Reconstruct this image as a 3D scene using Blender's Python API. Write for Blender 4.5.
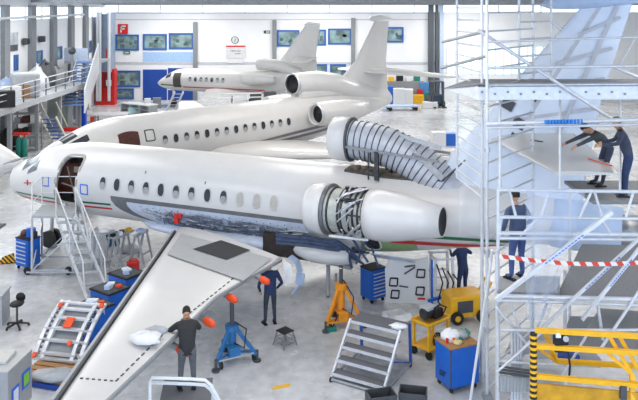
import bpy, math, random
from mathutils import Vector, Matrix
random.seed(7)
for o in list(bpy.data.objects): bpy.data.objects.remove(o)
SC = bpy.context.scene
COL = SC.collection
PI = math.pi
# ------------------------------------------------------------------ camera, world, lights, exposure
F, H, H0, CX = 740.0, 8.7, 8.0, 319.0          # focal length in px, eye height, horizon row, centre column of the 638x400 frame
cd = bpy.data.cameras.new('camera'); cam = bpy.data.objects.new('camera', cd); COL.objects.link(cam)
cd.sensor_fit = 'HORIZONTAL'; cd.sensor_width = 36; cd.lens = F/638*36
cd.shift_y = -(200-H0)/638; cd.clip_end = 300
cam.location = (0, 0, H); cam.rotation_euler = (PI/2, 0, 0)
SC.camera = cam
w = bpy.data.worlds.new('daylight'); SC.world = w; w.use_nodes = True
w.node_tree.nodes['Background'].inputs[0].default_value = (.60, .76, 1, 1)
w.node_tree.nodes['Background'].inputs[1].default_value = 2.9
SC.view_settings.view_transform = 'Standard'; SC.view_settings.look = 'None'
SC.view_settings.exposure = 0.17; SC.view_settings.gamma = 1; SC.view_settings.use_curve_mapping = False
def area(name, loc, sx, sy, power, col=(1, 1, 1), rot=(0, 0, 0)):
    l = bpy.data.lights.new(name, 'AREA'); l.shape = 'RECTANGLE'; l.size = sx; l.size_y = sy; l.energy = power; l.color = col
    o = bpy.data.objects.new(name, l); COL.objects.link(o); o.location = loc; o.rotation_euler = rot
    return o
for i, y in enumerate((6, 16, 26, 36)):
    for x in (-12, 0, 12): area('hall_fill_light', (x, y, 9.15), 6, 4, 285, (1, .965, .92))
for i, y in enumerate((47, 65)):
    for x in (-13, 0, 13): area('hall_fill_light', (x, y, 9.19), 7, 1.5, 680, (1, .985, .96))
for y in (40, 58): area('hall_fill_light', (23, y, 9.19), 6, 2, 420, (1, .985, .96))  # added fill with no known fixture, brightens the right wall and floor
area('daylight_from_left_windows', (-19.6, 40, 7.2), 2.4, 40, 950, (.85, .93, 1), (0, -PI/2, 0))

# ------------------------------------------------------------------ helpers
def W(px, py, z=0.0):
    d = F*(H-z)/(py-H0); return Vector(((px-CX)/F*d, d, z))
def D(px, py, d): return Vector(((px-CX)/F*d, d, H-(py-H0)/F*d))
def lin(h):
    if not isinstance(h, str): return tuple(h)
    v = [int(h[i:i+2], 16)/255 for i in (0, 2, 4)]
    return tuple(x/12.92 if x <= .04045 else ((x+.055)/1.055)**2.4 for x in v)
MATS = {}
def mat(name, col, rough=.5, metal=0.0, var=.10, scale=6.0, emit=0.0, alpha=1.0, bump=0.0, spec=.5):
    if name in MATS: return MATS[name]
    m = bpy.data.materials.new(name); m.use_nodes = True; nt = m.node_tree; b = nt.nodes['Principled BSDF']
    c = lin(col)
    tc = nt.nodes.new('ShaderNodeTexCoord'); nz = nt.nodes.new('ShaderNodeTexNoise'); nz.inputs['Scale'].default_value = scale; nz.inputs['Detail'].default_value = 5
    cr = nt.nodes.new('ShaderNodeValToRGB'); nt.links.new(tc.outputs['Object'], nz.inputs['Vector']); nt.links.new(nz.outputs['Fac'], cr.inputs['Fac'])
    cr.color_ramp.elements[0].position = .3; cr.color_ramp.elements[1].position = .7
    cr.color_ramp.elements[0].color = (*[x*(1-var) for x in c], 1); cr.color_ramp.elements[1].color = (*[min(1, x*(1+var*.5)) for x in c], 1)
    nt.links.new(cr.outputs['Color'], b.inputs['Base Color'])
    b.inputs['Roughness'].default_value = rough; b.inputs['Metallic'].default_value = metal; b.inputs['Specular IOR Level'].default_value = spec
    if emit: nt.links.new(cr.outputs['Color'], b.inputs['Emission Color']); b.inputs['Emission Strength'].default_value = emit
    if alpha < 1: b.inputs['Alpha'].default_value = alpha
    if bump:
        bp = nt.nodes.new('ShaderNodeBump'); bp.inputs['Strength'].default_value = bump; nt.links.new(nz.outputs['Fac'], bp.inputs['Height']); nt.links.new(bp.outputs['Normal'], b.inputs['Normal'])
    MATS[name] = m; return m
def striped(name, c1, c2, scale, axis='X', diag=0.0, rough=.5):
    if name in MATS: return MATS[name]
    m = bpy.data.materials.new(name); m.use_nodes = True; nt = m.node_tree; b = nt.nodes['Principled BSDF']
    tc = nt.nodes.new('ShaderNodeTexCoord'); mp = nt.nodes.new('ShaderNodeMapping'); mp.inputs['Rotation'].default_value = (0, diag, 0) if axis != 'Y' else (diag, 0, 0)
    wv = nt.nodes.new('ShaderNodeTexWave'); wv.bands_direction = axis; wv.inputs['Scale'].default_value = scale
    cr = nt.nodes.new('ShaderNodeValToRGB'); cr.color_ramp.interpolation = 'CONSTANT'; cr.color_ramp.elements[1].position = .5
    cr.color_ramp.elements[0].color = (*lin(c1), 1); cr.color_ramp.elements[1].color = (*lin(c2), 1)
    nt.links.new(tc.outputs['Object'], mp.inputs['Vector']); nt.links.new(mp.outputs['Vector'], wv.inputs['Vector']); nt.links.new(wv.outputs['Fac'], cr.inputs['Fac']); nt.links.new(cr.outputs['Color'], b.inputs['Base Color'])
    b.inputs['Roughness'].default_value = rough; MATS[name] = m; return m
WHITE = mat('white_aircraft_paint', 'd6d4d2', .25, 0, .03, 2)
OFFW = mat('white_paint', 'e2e3e4', .45, 0, .06)
WALLM = mat('wall_panel_white', 'ebecee', .7, 0, .04, .6)
ALU = mat('aluminium', 'c9cbcf', .35, .75, .12, 9)
ALUL = mat('pale_aluminium', 'd8dade', .42, .35, .10, 9)
GREY = mat('grey_paint', '8d9093', .5, 0, .12)
MGREY = mat('mid_grey', 'adb0b3', .5, 0, .10)
DGREY = mat('dark_grey', '4a4c4f', .55, 0, .15)
BLACK = mat('black_rubber', '151617', .6, 0, .2)
BLUE = mat('blue_toolbox_paint', '1663c4', .35, 0, .08)
NAVYBLUE = mat('deep_blue_paint', '17459c', .4, 0, .08)
LBLUE = mat('pale_blue_paint', 'b9cbe6', .4, 0, .06)
PRIMER = mat('bare_blue_grey_skin', 'cdd6e6', .45, .1, .12, 5)
RED = mat('red_paint', 'd2231c', .45, 0, .08)
ORANGE = mat('orange_cover', 'f0521c', .5, 0, .08)
JACKO = mat('orange_jack_paint', 'e8921c', .45, 0, .10)
YEL = mat('yellow_paint', 'f4b619', .4, 0, .08)
GREENP = mat('green_primer', '93a878', .55, 0, .12)
STRG = mat('green_stripe', '1d6a48', .4, 0, .05)
STRR = mat('red_stripe', 'c32a30', .4, 0, .05)
GLASS = mat('dark_cabin_glass', '3a3d42', .1, 0, .35, 3)
BLIND = mat('cabin_blind', 'b9b4aa', .6, 0, .1)
BROWN = mat('brown_cabin_interior', '4e1f14', .6, 0, .5, 5)
WOOD = mat('wood_board', 'a67a4c', .6, 0, .2, 8)
TEAL = mat('teal_plastic', '1e7f72', .5, 0, .1)
CLOTH = mat('white_cloth', 'e8e8e8', .9, 0, .06, 12)
STEEL = mat('engine_metal', '9fa1a2', .35, .7, .35, 7)
DSTEEL = mat('dark_engine_metal', '44464a', .45, .5, .5, 9)
SKIN = mat('skin', 'c99a7d', .6, 0, .05)
HAIR = mat('dark_hair', '1d1815', .7, 0, .2)

class MB:
    def __init__(s): s.v = []; s.f = []; s.sm = []
    def add(s, vs, fs, smooth=False):
        o = len(s.v); s.v += [tuple(v) for v in vs]; s.f += [tuple(i+o for i in f) for f in fs]; s.sm += [smooth]*len(fs); return s
    def box(s, c, d, rz=0.0, m=None):
        x, y, z = d[0]/2, d[1]/2, d[2]/2; R = m if m else Matrix.Rotation(rz, 3, 'Z'); c = Vector(c)
        vs = [c+R@Vector(p) for p in ((-x,-y,-z),(x,-y,-z),(x,y,-z),(-x,y,-z),(-x,-y,z),(x,-y,z),(x,y,z),(-x,y,z))]
        return s.add(vs, [(0,3,2,1),(4,5,6,7),(0,1,5,4),(1,2,6,5),(2,3,7,6),(3,0,4,7)])
    def bb(s, a, b): return s.box([(a[i]+b[i])/2 for i in range(3)], [abs(b[i]-a[i]) for i in range(3)])
    def bar(s, a, b, w, h=None):
        a, b = Vector(a), Vector(b); h = h or w; d = b-a
        if d.length < 1e-6: return s
        q = d.normalized(); up = Vector((0,0,1)) if abs(q.z) < .95 else Vector((0,1,0))
        r = q.cross(up).normalized(); u = r.cross(q)
        M = Matrix((r, q, u)).transposed()
        return s.box((a+b)/2, (w, d.length, h), m=M)
    def tube(s, pts, r, n=8, cap=True, smooth=True):
        pts = [Vector(p) for p in pts]; m = len(pts); rs = r if isinstance(r, (list, tuple)) else [r]*m
        vs = []; prev = None
        for i, p in enumerate(pts):
            t = (pts[min(i+1, m-1)]-pts[max(i-1, 0)]); t = t.normalized() if t.length > 1e-9 else Vector((0,0,1))
            if prev is None:
                up = Vector((0,0,1)) if abs(t.z) < .9 else Vector((1,0,0)); a = t.cross(up).normalized()
            else: a = (prev-t*prev.dot(t)).normalized()
            prev = a; b = t.cross(a)
            vs += [p+(a*math.cos(2*PI*k/n)+b*math.sin(2*PI*k/n))*rs[i] for k in range(n)]
        fs = [(i*n+k, i*n+(k+1)%n, (i+1)*n+(k+1)%n, (i+1)*n+k) for i in range(m-1) for k in range(n)]
        s.add(vs, fs, smooth)
        if cap: s.add(vs[:n], [tuple(range(n))[::-1]]); s.add(vs[-n:], [tuple(range(n))])
        return s
    def cyl(s, a, b, r, r2=None, n=12): return s.tube([a, b], [r, r if r2 is None else r2], n)
    def lathe(s, prof, n=24, M=None, cap=False):
        M = M or Matrix.Identity(4); m = len(prof)
        vs = [M@Vector((r*math.cos(2*PI*k/n), r*math.sin(2*PI*k/n), z)) for r, z in prof for k in range(n)]
        fs = [(i*n+k, i*n+(k+1)%n, (i+1)*n+(k+1)%n, (i+1)*n+k) for i in range(m-1) for k in range(n)]
        s.add(vs, fs, True)
        if cap: s.add(vs[:n], [tuple(range(n))[::-1]]); s.add(vs[-n:], [tuple(range(n))])
        return s
    def loft(s, secs, cap=True, smooth=True):
        n = len(secs[0]); m = len(secs); vs = [p for q in secs for p in q]
        fs = [(i*n+k, i*n+(k+1)%n, (i+1)*n+(k+1)%n, (i+1)*n+k) for i in range(m-1) for k in range(n)]
        s.add(vs, fs, smooth)
        if cap: s.add(vs[:n], [tuple(range(n))[::-1]]); s.add(vs[-n:], [tuple(range(n))])
        return s
    def grid(s, rows, smooth=True):
        m, n = len(rows), len(rows[0]); vs = [p for r in rows for p in r]
        return s.add(vs, [(i*n+k, i*n+k+1, (i+1)*n+k+1, (i+1)*n+k) for i in range(m-1) for k in range(n-1)], smooth)
    def poly(s, pts): return s.add(pts, [tuple(range(len(pts)))])
    def prism(s, pts, vec):
        vec = Vector(vec); n = len(pts); a = [Vector(p) for p in pts]; b = [p+vec for p in a]
        return s.add(a+b, [tuple(range(n))[::-1], tuple(range(n, 2*n))]+[(i, (i+1)%n, n+(i+1)%n, n+i) for i in range(n)])
    def ball(s, c, r, n=12):
        r = r if isinstance(r, (tuple, list)) else (r, r, r); c = Vector(c); m = n//2
        vs = []
        for i in range(m+1):
            th = PI*i/m
            vs += [c+Vector((r[0]*math.sin(th)*math.cos(2*PI*k/n), r[1]*math.sin(th)*math.sin(2*PI*k/n), r[2]*math.cos(th))) for k in range(n)]
        return s.add(vs, [(i*n+k, (i+1)*n+k, (i+1)*n+(k+1)%n, i*n+(k+1)%n) for i in range(m) for k in range(n)], True)
    def build(s, name, m, parent=None, bevel=0.0, thick=0.0, M=None):
        me = bpy.data.meshes.new(name); vs = [M@Vector(v) for v in s.v] if M else s.v
        me.from_pydata(vs, [], s.f); me.polygons.foreach_set('use_smooth', s.sm); me.update()
        for x in (m if isinstance(m, list) else [m]): me.materials.append(x)
        o = bpy.data.objects.new(name, me); COL.objects.link(o)
        if parent: o.parent = parent
        if thick: md = o.modifiers.new('thickness', 'SOLIDIFY'); md.thickness = thick; md.offset = 0
        if bevel: md = o.modifiers.new('bevel', 'BEVEL'); md.width = bevel; md.segments = 2; md.limit_method = 'ANGLE'
        return o
def thing(name, label, cat, loc=(0,0,0), rz=0.0, group=None):
    o = bpy.data.objects.new(name, None); COL.objects.link(o); o.location = loc; o.rotation_euler = (0, 0, rz); o.empty_display_size = .2
    o['label'] = label; o['category'] = cat
    if group: o['group'] = group
    return o
def tag(o, label, cat, group=None):
    o['label'] = label; o['category'] = cat
    if group: o['group'] = group
    return o
def struct(o): o['kind'] = 'structure'; return o
def clone(root, loc, rz, label, group=None):
    r = root.copy(); COL.objects.link(r); r.location = loc; r.rotation_euler = (0, 0, rz); r['label'] = label
    if group: r['group'] = group
    for ch in list(root.children):
        c = ch.copy(); COL.objects.link(c); c.parent = r
        for g in ch.children: q = g.copy(); COL.objects.link(q); q.parent = c
    return r
def rotd(a, b):
    a, b = Vector(a), Vector(b); return math.atan2(b.y-a.y, b.x-a.x)
# ------------------------------------------------------------------ the hall
def floor_mat():
    m = bpy.data.materials.new('sealed_concrete_floor'); m.use_nodes = True; nt = m.node_tree; b = nt.nodes['Principled BSDF']
    tc = nt.nodes.new('ShaderNodeTexCoord')
    def noise(sc, det, p0, p1, c0, c1):
        n = nt.nodes.new('ShaderNodeTexNoise'); n.inputs['Scale'].default_value = sc; n.inputs['Detail'].default_value = det
        r = nt.nodes.new('ShaderNodeValToRGB'); r.color_ramp.elements[0].position = p0; r.color_ramp.elements[1].position = p1
        r.color_ramp.elements[0].color = (*lin(c0), 1); r.color_ramp.elements[1].color = (*lin(c1), 1)
        nt.links.new(tc.outputs['Object'], n.inputs['Vector']); nt.links.new(n.outputs['Fac'], r.inputs['Fac']); return r
    a = noise(.22, 6, .35, .68, 'c0c1c2', 'e8e8e9'); g = noise(3.5, 8, .3, .8, 'c8c8c8', 'ffffff')
    mx = nt.nodes.new('ShaderNodeMix'); mx.data_type = 'RGBA'; mx.blend_type = 'MULTIPLY'; mx.inputs[0].default_value = .7
    nt.links.new(a.outputs['Color'], mx.inputs[6]); nt.links.new(g.outputs['Color'], mx.inputs[7]); nt.links.new(mx.outputs[2], b.inputs['Base Color'])
    r = noise(.6, 4, .3, .7, '7a7a7a', 'a0a0a0'); nt.links.new(r.outputs['Color'], b.inputs['Roughness'])
    return m
YB, XL, XR, YF, ZC = 70.0, -20.2, 31.0, -6.0, 9.4
struct(MB().bb((XL-.3, YF, -.3), (XR+.3, YB+.3, 0)).build('floor', floor_mat()))
struct(MB().bb((XL-.3, YF, ZC), (XR+.3, YB+.3, ZC+.2)).build('ceiling', mat('roof_sheet', 'd0d3d6', .7, 0, .1)))
def B(px, py, d=YB): return D(px, py, d)
def wallrect(bld, x0, y0, x1, y1, d, t0=0.0, t1=.06):        # a box standing proud of the back wall
    a, b = D(x0, y0, d), D(x1, y1, d); return bld.bb((a.x, d-t1, b.z), (b.x, d-t0, a.z))
# back wall with its clerestory slot left open, side walls
struct(MB().bb((XL, YB, 0), (XR, YB+.3, 8.32)).bb((XL, YB, 8.95), (XR, YB+.3, ZC)).build('wall_back', WALLM))
struct(MB().bb((XL-.3, YF, 0), (XL, YB, 7.9)).bb((XL-.3, YF, 8.75), (XL, YB, ZC)).build('wall_left', WALLM))
struct(MB().bb((XR, YF, 0), (XR+.3, YB, ZC)).build('wall_right', WALLM))
SKYM = mat('bright_daylight_pane', 'eaf3ff', .3, 0, .03, 1, emit=1.5)
w0 = struct(MB().bb((XL, YB+.1, 8.32), (XR, YB+.2, 8.95)).build('window_1', SKYM))
fr = MB()
for x in range(-19, 31, 4): fr.bb((x-.06, YB-.02, 8.32), (x+.06, YB+.1, 8.95))
fr.build('window_frame', OFFW, w0)
w0 = struct(MB().bb((XL-.2, YF, 7.9), (XL-.1, YB, 8.75)).build('window_2', SKYM))
fr = MB()
for y in range(30, 70, 3): fr.bb((XL-.1, y-.06, 7.9), (XL+.02, y+.06, 8.75))
fr.build('window_frame', OFFW, w0)
# trim bands on the back wall
t = MB()
for y0, y1 in ((12.5, 13.6), (19, 20), (62, 64.5)): wallrect(t, 110, y0, 436, y1, YB, 0, .05)
struct(t.build('trim_1', mat('grey_joint', 'c2c6cb', .6)))
BLF = mat('blue_window_frame', '2a5fa8', .4)
TINT = mat('office_window_glass', '86a09f', .15, 0, .6, 1.2)
INT = mat('office_interior', '5a6f72', .7, 0, .6, 2)
nwin = [3]
def window(x0, y0, x1, y1, d=YB, mull=()):
    a, b = D(x0, y0, d), D(x1, y1, d); g = MB().bb((a.x, d-.03, b.z), (b.x, d-.01, a.z))
    o = struct(g.build('window_%d' % nwin[0], TINT)); nwin[0] += 1
    f = MB(); w_ = .16
    f.bb((a.x, d-.1, a.z-w_), (b.x, d, a.z)).bb((a.x, d-.1, b.z), (b.x, d, b.z+w_)).bb((a.x, d-.1, b.z+w_), (a.x+w_, d, a.z-w_)).bb((b.x-w_, d-.1, b.z+w_), (b.x, d, a.z-w_))
    for k in mull: xx = a.x+(b.x-a.x)*k; f.bb((xx-.05, d-.08, b.z), (xx+.05, d, a.z))
    f.build('window_frame', BLF, o)
    s = MB(); rr = random.Random(int(x0))
    for k in range(5):
        u, v, q = rr.random()*.7+.1, rr.random()*.5+.1, rr.random()*.15+.06
        s.bb((a.x+(b.x-a.x)*u, d-.034, b.z+(a.z-b.z)*v), (a.x+(b.x-a.x)*(u+q), d-.03, b.z+(a.z-b.z)*(v+q*1.4)))
    s.build('pane', INT, o)
for r in ((115.5, 34.5, 139, 50.5), (143, 34, 167, 50), (169, 33, 193.5, 49), (277, 30, 299.5, 46.5), (312, 29.5, 326, 45.5), (328, 28.5, 351.5, 44.5), (386, 27, 403.5, 42.5), (115.5, 70.5, 140.5, 87), (115.5, 88.5, 134, 99), (308, 64, 327, 78), (330, 64, 346, 78)): window(*r)
struct(wallrect(MB(), 143, 69.5, 167, 101.5, YB, 0, .05).build('door_1', NAVYBLUE))
struct(wallrect(wallrect(MB(), 168, 68, 193, 82, YB, 0, .04), 168, 90, 193, 101.5, YB, 0, .05).build('door_2', NAVYBLUE))
struct(wallrect(MB(), 143, 52, 196, 63, YB, 0, .04).build('trim_2', mat('pale_blue_panel', 'a5c4ea', .5)))
# dark columns on the back wall
for i, (x, y0) in enumerate(((195.5, 22), (274.5, 20), (353, 18))): struct(wallrect(MB(), x-2, y0, x+2, 101, YB, 0, .3).build('column_%d' % (i+1), mat('column_grey', '84888c', .6)))
for x in (353,): pass
# column and steel post group at the corner by the hangar door
struct(wallrect(wallrect(MB(), 428, 2, 433, 100, YB, 0, .5), 435, 2, 438, 100, YB, 0, .45).build('column_4', mat('dark_steel_column', '4e545c', .5)))
struct(wallrect(MB(), 439, 2, 443, 100, YB, 0, .35).build('column_5', mat('blue_grey_column', 'b7c6de', .5)))
# glazed band of the big door on the right
gw = struct(wallrect(MB(), 447, 47, 575, 74, YB, 0, .05).build('window_%d' % nwin[0], mat('bright_door_glazing', 'd6f0f6', .3, 0, .08, 1, emit=.9))); nwin[0] += 1
f = MB()
for x in range(447, 576, 8): wallrect(f, x-.5, 46, x+.5, 75, YB, .05, .12)
f.build('window_frame', OFFW, gw)
# left wall: grey columns and windows
for i, px in enumerate((3, 30, 51.5, 69.5, 84)):
    y = XL*F/(px-CX); struct(MB().bb((XL, y-.4, 0), (XL+.3, y+.4, 8.9)).build('column_%d' % (i+6), mat('column_grey', '84888c', .6)))
for px0, py0, px1, py1 in ((13.5, 55, 17.5, 71), (35.5, 51, 42, 64), (55.5, 47, 61.5, 60), (87, 41, 91, 53)):
    ya, yb = XL*F/(px0-CX), XL*F/(px1-CX); za, zb = H-(py0-H0)/F*ya, H-(py1-H0)/F*ya
    o = struct(MB().bb((XL, ya, zb), (XL+.03, yb, za)).build('window_%d' % nwin[0], TINT)); nwin[0] += 1
    f = MB(); k = .12
    f.bb((XL, ya, za-k), (XL+.08, yb, za)).bb((XL, ya, zb), (XL+.08, yb, zb+k)).bb((XL, ya, zb+k), (XL+.08, ya+k*2, za-k)).bb((XL, yb-k*2, zb+k), (XL+.08, yb, za-k)); f.build('window_frame', BLF, o)
# roof beams and crane rail
for i, y in enumerate((52, 58, 64, 69)): struct(MB().bb((XL, y-.12, 9.08 if y < 69 else 9.0), (XR, y+.12, ZC)).build('beam_%d' % (i+1), mat('roof_steel', '9b9fa3', .6)))
struct(MB().tube([(XL+.5, 30, 7.95), (XL+.5, 62, 8.15)], .09).build('beam_5', ALUL))
# ------------------------------------------------------------------ aircraft
def interp(tab, x):
    if x <= tab[0][0]: return tab[0][1:]
    for i in range(len(tab)-1):
        a, b = tab[i], tab[i+1]
        if x <= b[0]:
            p = tab[i-1] if i else a; q = tab[i+2] if i+2 < len(tab) else b
            h = b[0]-a[0]; u = (x-a[0])/h; out = []
            for k in range(1, len(a)):
                da = (b[k]-p[k])/(b[0]-p[0])*h if b[0] != p[0] else 0; db = (q[k]-a[k])/(q[0]-a[0])*h
                if (b[k]-a[k])*da <= 0: da = 0
                if (b[k]-a[k])*db <= 0: db = 0
                out.append((2*u**3-3*u*u+1)*a[k]+(u**3-2*u*u+u)*da+(-2*u**3+3*u*u)*b[k]+(u**3-u*u)*db)
            return tuple(out)
    return tab[-1][1:]
class Fus:
    def __init__(s, tab): s.t = tab                 # rows of (x, centre height, half width, half height)
    def p(s, x, a, off=0.0):                         # a: degrees from the crown, positive on the port side (-y)
        zc, ry, rz = interp(s.t, x); t = math.radians(a); return Vector((x, -(ry+off)*math.sin(t), zc+(rz+off)*math.cos(t)))
    def shell(s, x0, x1, dx=.15, na=48, hole=None):
        m = MB(); n = int((x1-x0)/dx)
        vs = [s.p(x0+(x1-x0)*i/n, 360*k/na) for i in range(n+1) for k in range(na)]; fs = []
        for i in range(n):
            for k in range(na):
                if hole and hole(x0+(x1-x0)*(i+.5)/n, 360*(k+.5)/na): continue
                fs.append((i*na+k, i*na+(k+1) % na, (i+1)*na+(k+1) % na, (i+1)*na+k))
        m.add(vs, fs, True); m.add(vs[:na], [tuple(range(na))[::-1]]); m.add(vs[-na:], [tuple(range(na))]); return m
    def patch(s, x0, x1, a0f, a1f, off, nx=24, na=8, m=None):
        m = m or MB(); rows = []
        for i in range(nx+1):
            x = x0+(x1-x0)*i/nx; a0 = a0f(x) if callable(a0f) else a0f; a1 = a1f(x) if callable(a1f) else a1f
            rows.append([s.p(x, a0+(a1-a0)*k/na, off) for k in range(na+1)])
        return m.grid(rows)
    def zang(s, x, z):                                # angle at which the port side stands at height z
        zc, ry, rz = interp(s.t, x); return math.degrees(math.acos(max(-1, min(1, (z-zc)/rz))))
    def oval(s, x, a, hw, hh, off, n=16, e=2.4, ring=None, m=None):
        m = m or MB(); r = interp(s.t, x)[1]
        def q(f, o):
            out = []
            for k in range(n):
                t = 2*PI*k/n; cx, sy = math.cos(t), math.sin(t)
                u = abs(cx)**(2/e)*math.copysign(1, cx)*hw*f[0]; v = abs(sy)**(2/e)*math.copysign(1, sy)*hh*f[1]
                out.append(s.p(x+u, a+math.degrees(v/r), o))
            return out
        if ring:
            o1 = ((hw+ring)/hw, (hh+ring)/hh); A, Bq, Cq, Dq = q((1, 1), off*.2), q((1, 1), off), q(o1, off), q(o1, -.01)
            m.loft([A, Bq, Cq, Dq], cap=False)
        else: v = q((1, 1), off); m.add(v+[s.p(x, a, off)], [(k, (k+1) % n, n) for k in range(n)])
        return m
def fusewins(J, f, xs, a, hw, hh, blind=(), sides=(1,)):
    for sd in sides:
        for i, x in enumerate(xs):
            fr = f.oval(x, a*sd, hw, hh, .012, ring=.035).build('window', mat('window_surround', 'c9cacc', .35, .3), J)
            f.oval(x, a*sd, hw, hh, .006).build('pane', BLIND if i in blind else GLASS, fr)
            if i not in blind: f.oval(x, (a+3.6)*sd, hw*.86, hh*.6, .010, e=3).build('blind', mat('half_drawn_blind', 'a5a39f', .6, 0, .2), fr) if i % 3 != 1 else None
def airfoil(le, te, th, n=9):
    le, te = Vector(le), Vector(te); c = te-le; up = Vector((0, 0, 1)); out = []
    xs = [.5*(1-math.cos(PI*i/n)) for i in range(n+1)]
    yt = lambda x: 5*th*(.2969*math.sqrt(x)-.126*x-.3516*x*x+.2843*x**3-.1015*x**4)*c.length
    for x in xs: out.append(le+c*x+up*yt(x)*1.15)
    for x in xs[::-1][1:-1]: out.append(le+c*x-up*yt(x)*.85)
    return out
def wing(secs, m=None):                                # secs of (le, te, thickness)
    m = m or MB(); S = []
    for i in range(len(secs)-1):
        a, b = secs[i], secs[i+1]
        for k in range(5):
            u = k/5; S.append(airfoil(Vector(a[0]).lerp(Vector(b[0]), u), Vector(a[1]).lerp(Vector(b[1]), u), a[2]+(b[2]-a[2])*u))
    S.append(airfoil(*secs[-1])); return m.loft(S)
def finloft(secs, m=None):                             # upright surface; secs of (le, te, thickness) in the y=0 plane
    m = m or MB(); S = []
    for le, te, th in secs:
        le, te = Vector(le), Vector(te); c = te-le; n = 9; q = []
        xs = [.5*(1-math.cos(PI*i/n)) for i in range(n+1)]
        yt = lambda x: 5*th*(.2969*math.sqrt(x)-.126*x-.3516*x*x+.2843*x**3-.1015*x**4)*c.length
        for x in xs: q.append(le+c*x+Vector((0, yt(x), 0)))
        for x in xs[::-1][1:-1]: q.append(le+c*x-Vector((0, yt(x), 0)))
        S.append(q)
    return m.loft(S)
def nacelle_prof(m, p0, p1, prof, n=28):               # prof of (distance along axis, radius)
    p0, p1 = Vector(p0), Vector(p1); q = (p1-p0).to_track_quat('Z', 'Y').to_matrix().to_4x4(); return m.lathe([(r, z) for z, r in prof], n, Matrix.Translation(p0)@q)
def place(J, px0, px1, y0, y1, zw, r):                 # stands a jet so that its first and last cabin windows fall where they were measured
    a, b = W(px0, y0, zw), W(px1, y1, zw); d = (b-a).to_2d(); L = d.length; d.normalize()
    n = Vector((-d.y, d.x)); o = a.to_2d()+n*r; J.location = (o.x, o.y, 0); J.rotation_euler = (0, 0, math.atan2(d.y, d.x)); bpy.context.view_layer.update(); return L
def tolocal(J, v): return J.matrix_basis.inverted()@Vector(v)

# ---- near jet: three-engined, stripped for overhaul
J = thing('business_jet', 'nearest white jet on jacks with open brown cabin door and green and red stripes', 'airplane')
SP = place(J, 103, 274, 183, 203, 2.9, 1.22)/11
FT = [(-4.78, 2.38, .58, .60), (-4.5, 2.41, .68, .69), (-4.1, 2.46, .80, .80), (-3.5, 2.56, .96, .98), (-2.9, 2.63, 1.08, 1.10), (-2.2, 2.68, 1.18, 1.19), (-1.2, 2.7, 1.24, 1.25), (0, 2.7, 1.25, 1.25), (8, 2.7, 1.25, 1.25), (9.5, 2.73, 1.20, 1.18), (11, 2.82, 1.05, 1.02), (12.5, 2.92, .86, .84), (13.6, 2.97, .72, .70), (14.35, 2.95, .64, .62)]
f1 = Fus(FT)
DX, DA0, DA1 = (-2.05, -1.15), 42, 128
def slant(a): return .0-.0035*(a-85)
def hole(x, a): return a < 180 and DX[0]+.02 < x-slant(a) < DX[1]-.02 and DA0 < a < DA1
f1.shell(-4.78, 14.35, .06, 90, hole).build('fuselage', WHITE, J)
# cabin seen through the open door
cb = MB(); rows = []
for i in range(9):
    a = DA0-4+(DA1-DA0+8)*i/8; rows.append([f1.p(DX[0]-.1+slant(a), a, -.03), f1.p(DX[0]-.15+slant(a), a, -.5)*.999, f1.p(DX[1]+.15+slant(a), a, -.5), f1.p(DX[1]+.1+slant(a), a, -.03)])
cb.grid(rows); dr = cb.build('door_opening', BROWN, J)
def rr_ring(w_, off0, off1):
    A = []; R_ = []
    N = 40
    for g, off in ((0, off0), (0, off1), (w_, off1), (w_, -.02)):
        q = []
        for k in range(N):
            t = 2*PI*k/N; e = 5; c, s_ = math.cos(t), math.sin(t)
            u = abs(c)**(2/e)*math.copysign(1, c); v = abs(s_)**(2/e)*math.copysign(1, s_)
            a = (DA0+DA1)/2+v*((DA1-DA0)/2+math.degrees(g/1.2)); x = (DX[0]+DX[1])/2+u*((DX[1]-DX[0])/2+g)+slant(a); q.append(f1.p(x, a, off))
        R_.append(q)
    return MB().loft(R_, cap=False)
rr_ring(.07, -.12, .015).build('door_frame', mat('worn_door_frame', 'a8a49e', .5), J)
MB().bar(f1.p(-1.75, 60, -.12), f1.p(-1.4, 120, -.15), .03).bar(f1.p(-1.9, 90, -.15), f1.p(-1.3, 95, -.15), .03).box(f1.p(-1.45, 62, -.3), (.25, .02, .2)).build('cabin_panel', mat('cabin_trim', '7d7468', .6), dr)
# open airstair hanging from the sill
sa, sb = f1.p(-1.5, 128, .02), f1.p(-1.15, 128, .02)+Vector((1.0, -1.0, -1.4))
st = MB()
for s_ in (-.38, .38): st.bar(sa+Vector((s_, 0, 0)), sb+Vector((s_, 0, 0)), .05, .2)
st.build('airstair', OFFW, J)
for k in range(5):
    c = sa.lerp(sb, (k+.5)/5); MB().box(c, (.74, .24, .04)).build('tread', MGREY, J)
# nose bulkhead, radar dish and the swung radome
dish = MB(); nacelle_prof(dish, (-4.74, 0, 2.38), (-5.1, 0, 2.38), [(0, .34), (.04, .36), (.18, .40), (.2, .3), (.12, 0)]); dish.build('radar_dish', DSTEEL, J)
MB().box((-4.95, 0, 2.66), (.5, .9, .05), m=Matrix.Rotation(-.3, 3, 'Y')).build('nose_bulkhead', GREY, J)
pl = MB(); q = Matrix.Rotation(-.35, 3, 'Y')
pl.box((-5.0, -.1, 3.02), (.62, .62, .03), m=q); hb = pl.build('hinge_plate', MGREY, J)
hh = MB()
for i in range(5):
    for k in range(4): hh.box(Vector((-5.0, -.1, 3.04))+q@Vector((-.24+i*.12, -.22+k*.15, .0)), (.07, .08, .02), m=q)
hh.build('perforation', BLACK, hb)
NC = thing('nose_cone', 'white pointed nose cone on a stand at the left edge before the nearest jet nose', 'nose cone', (D(-12, 158, 29.2).x, 29.2, 0))
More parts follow.
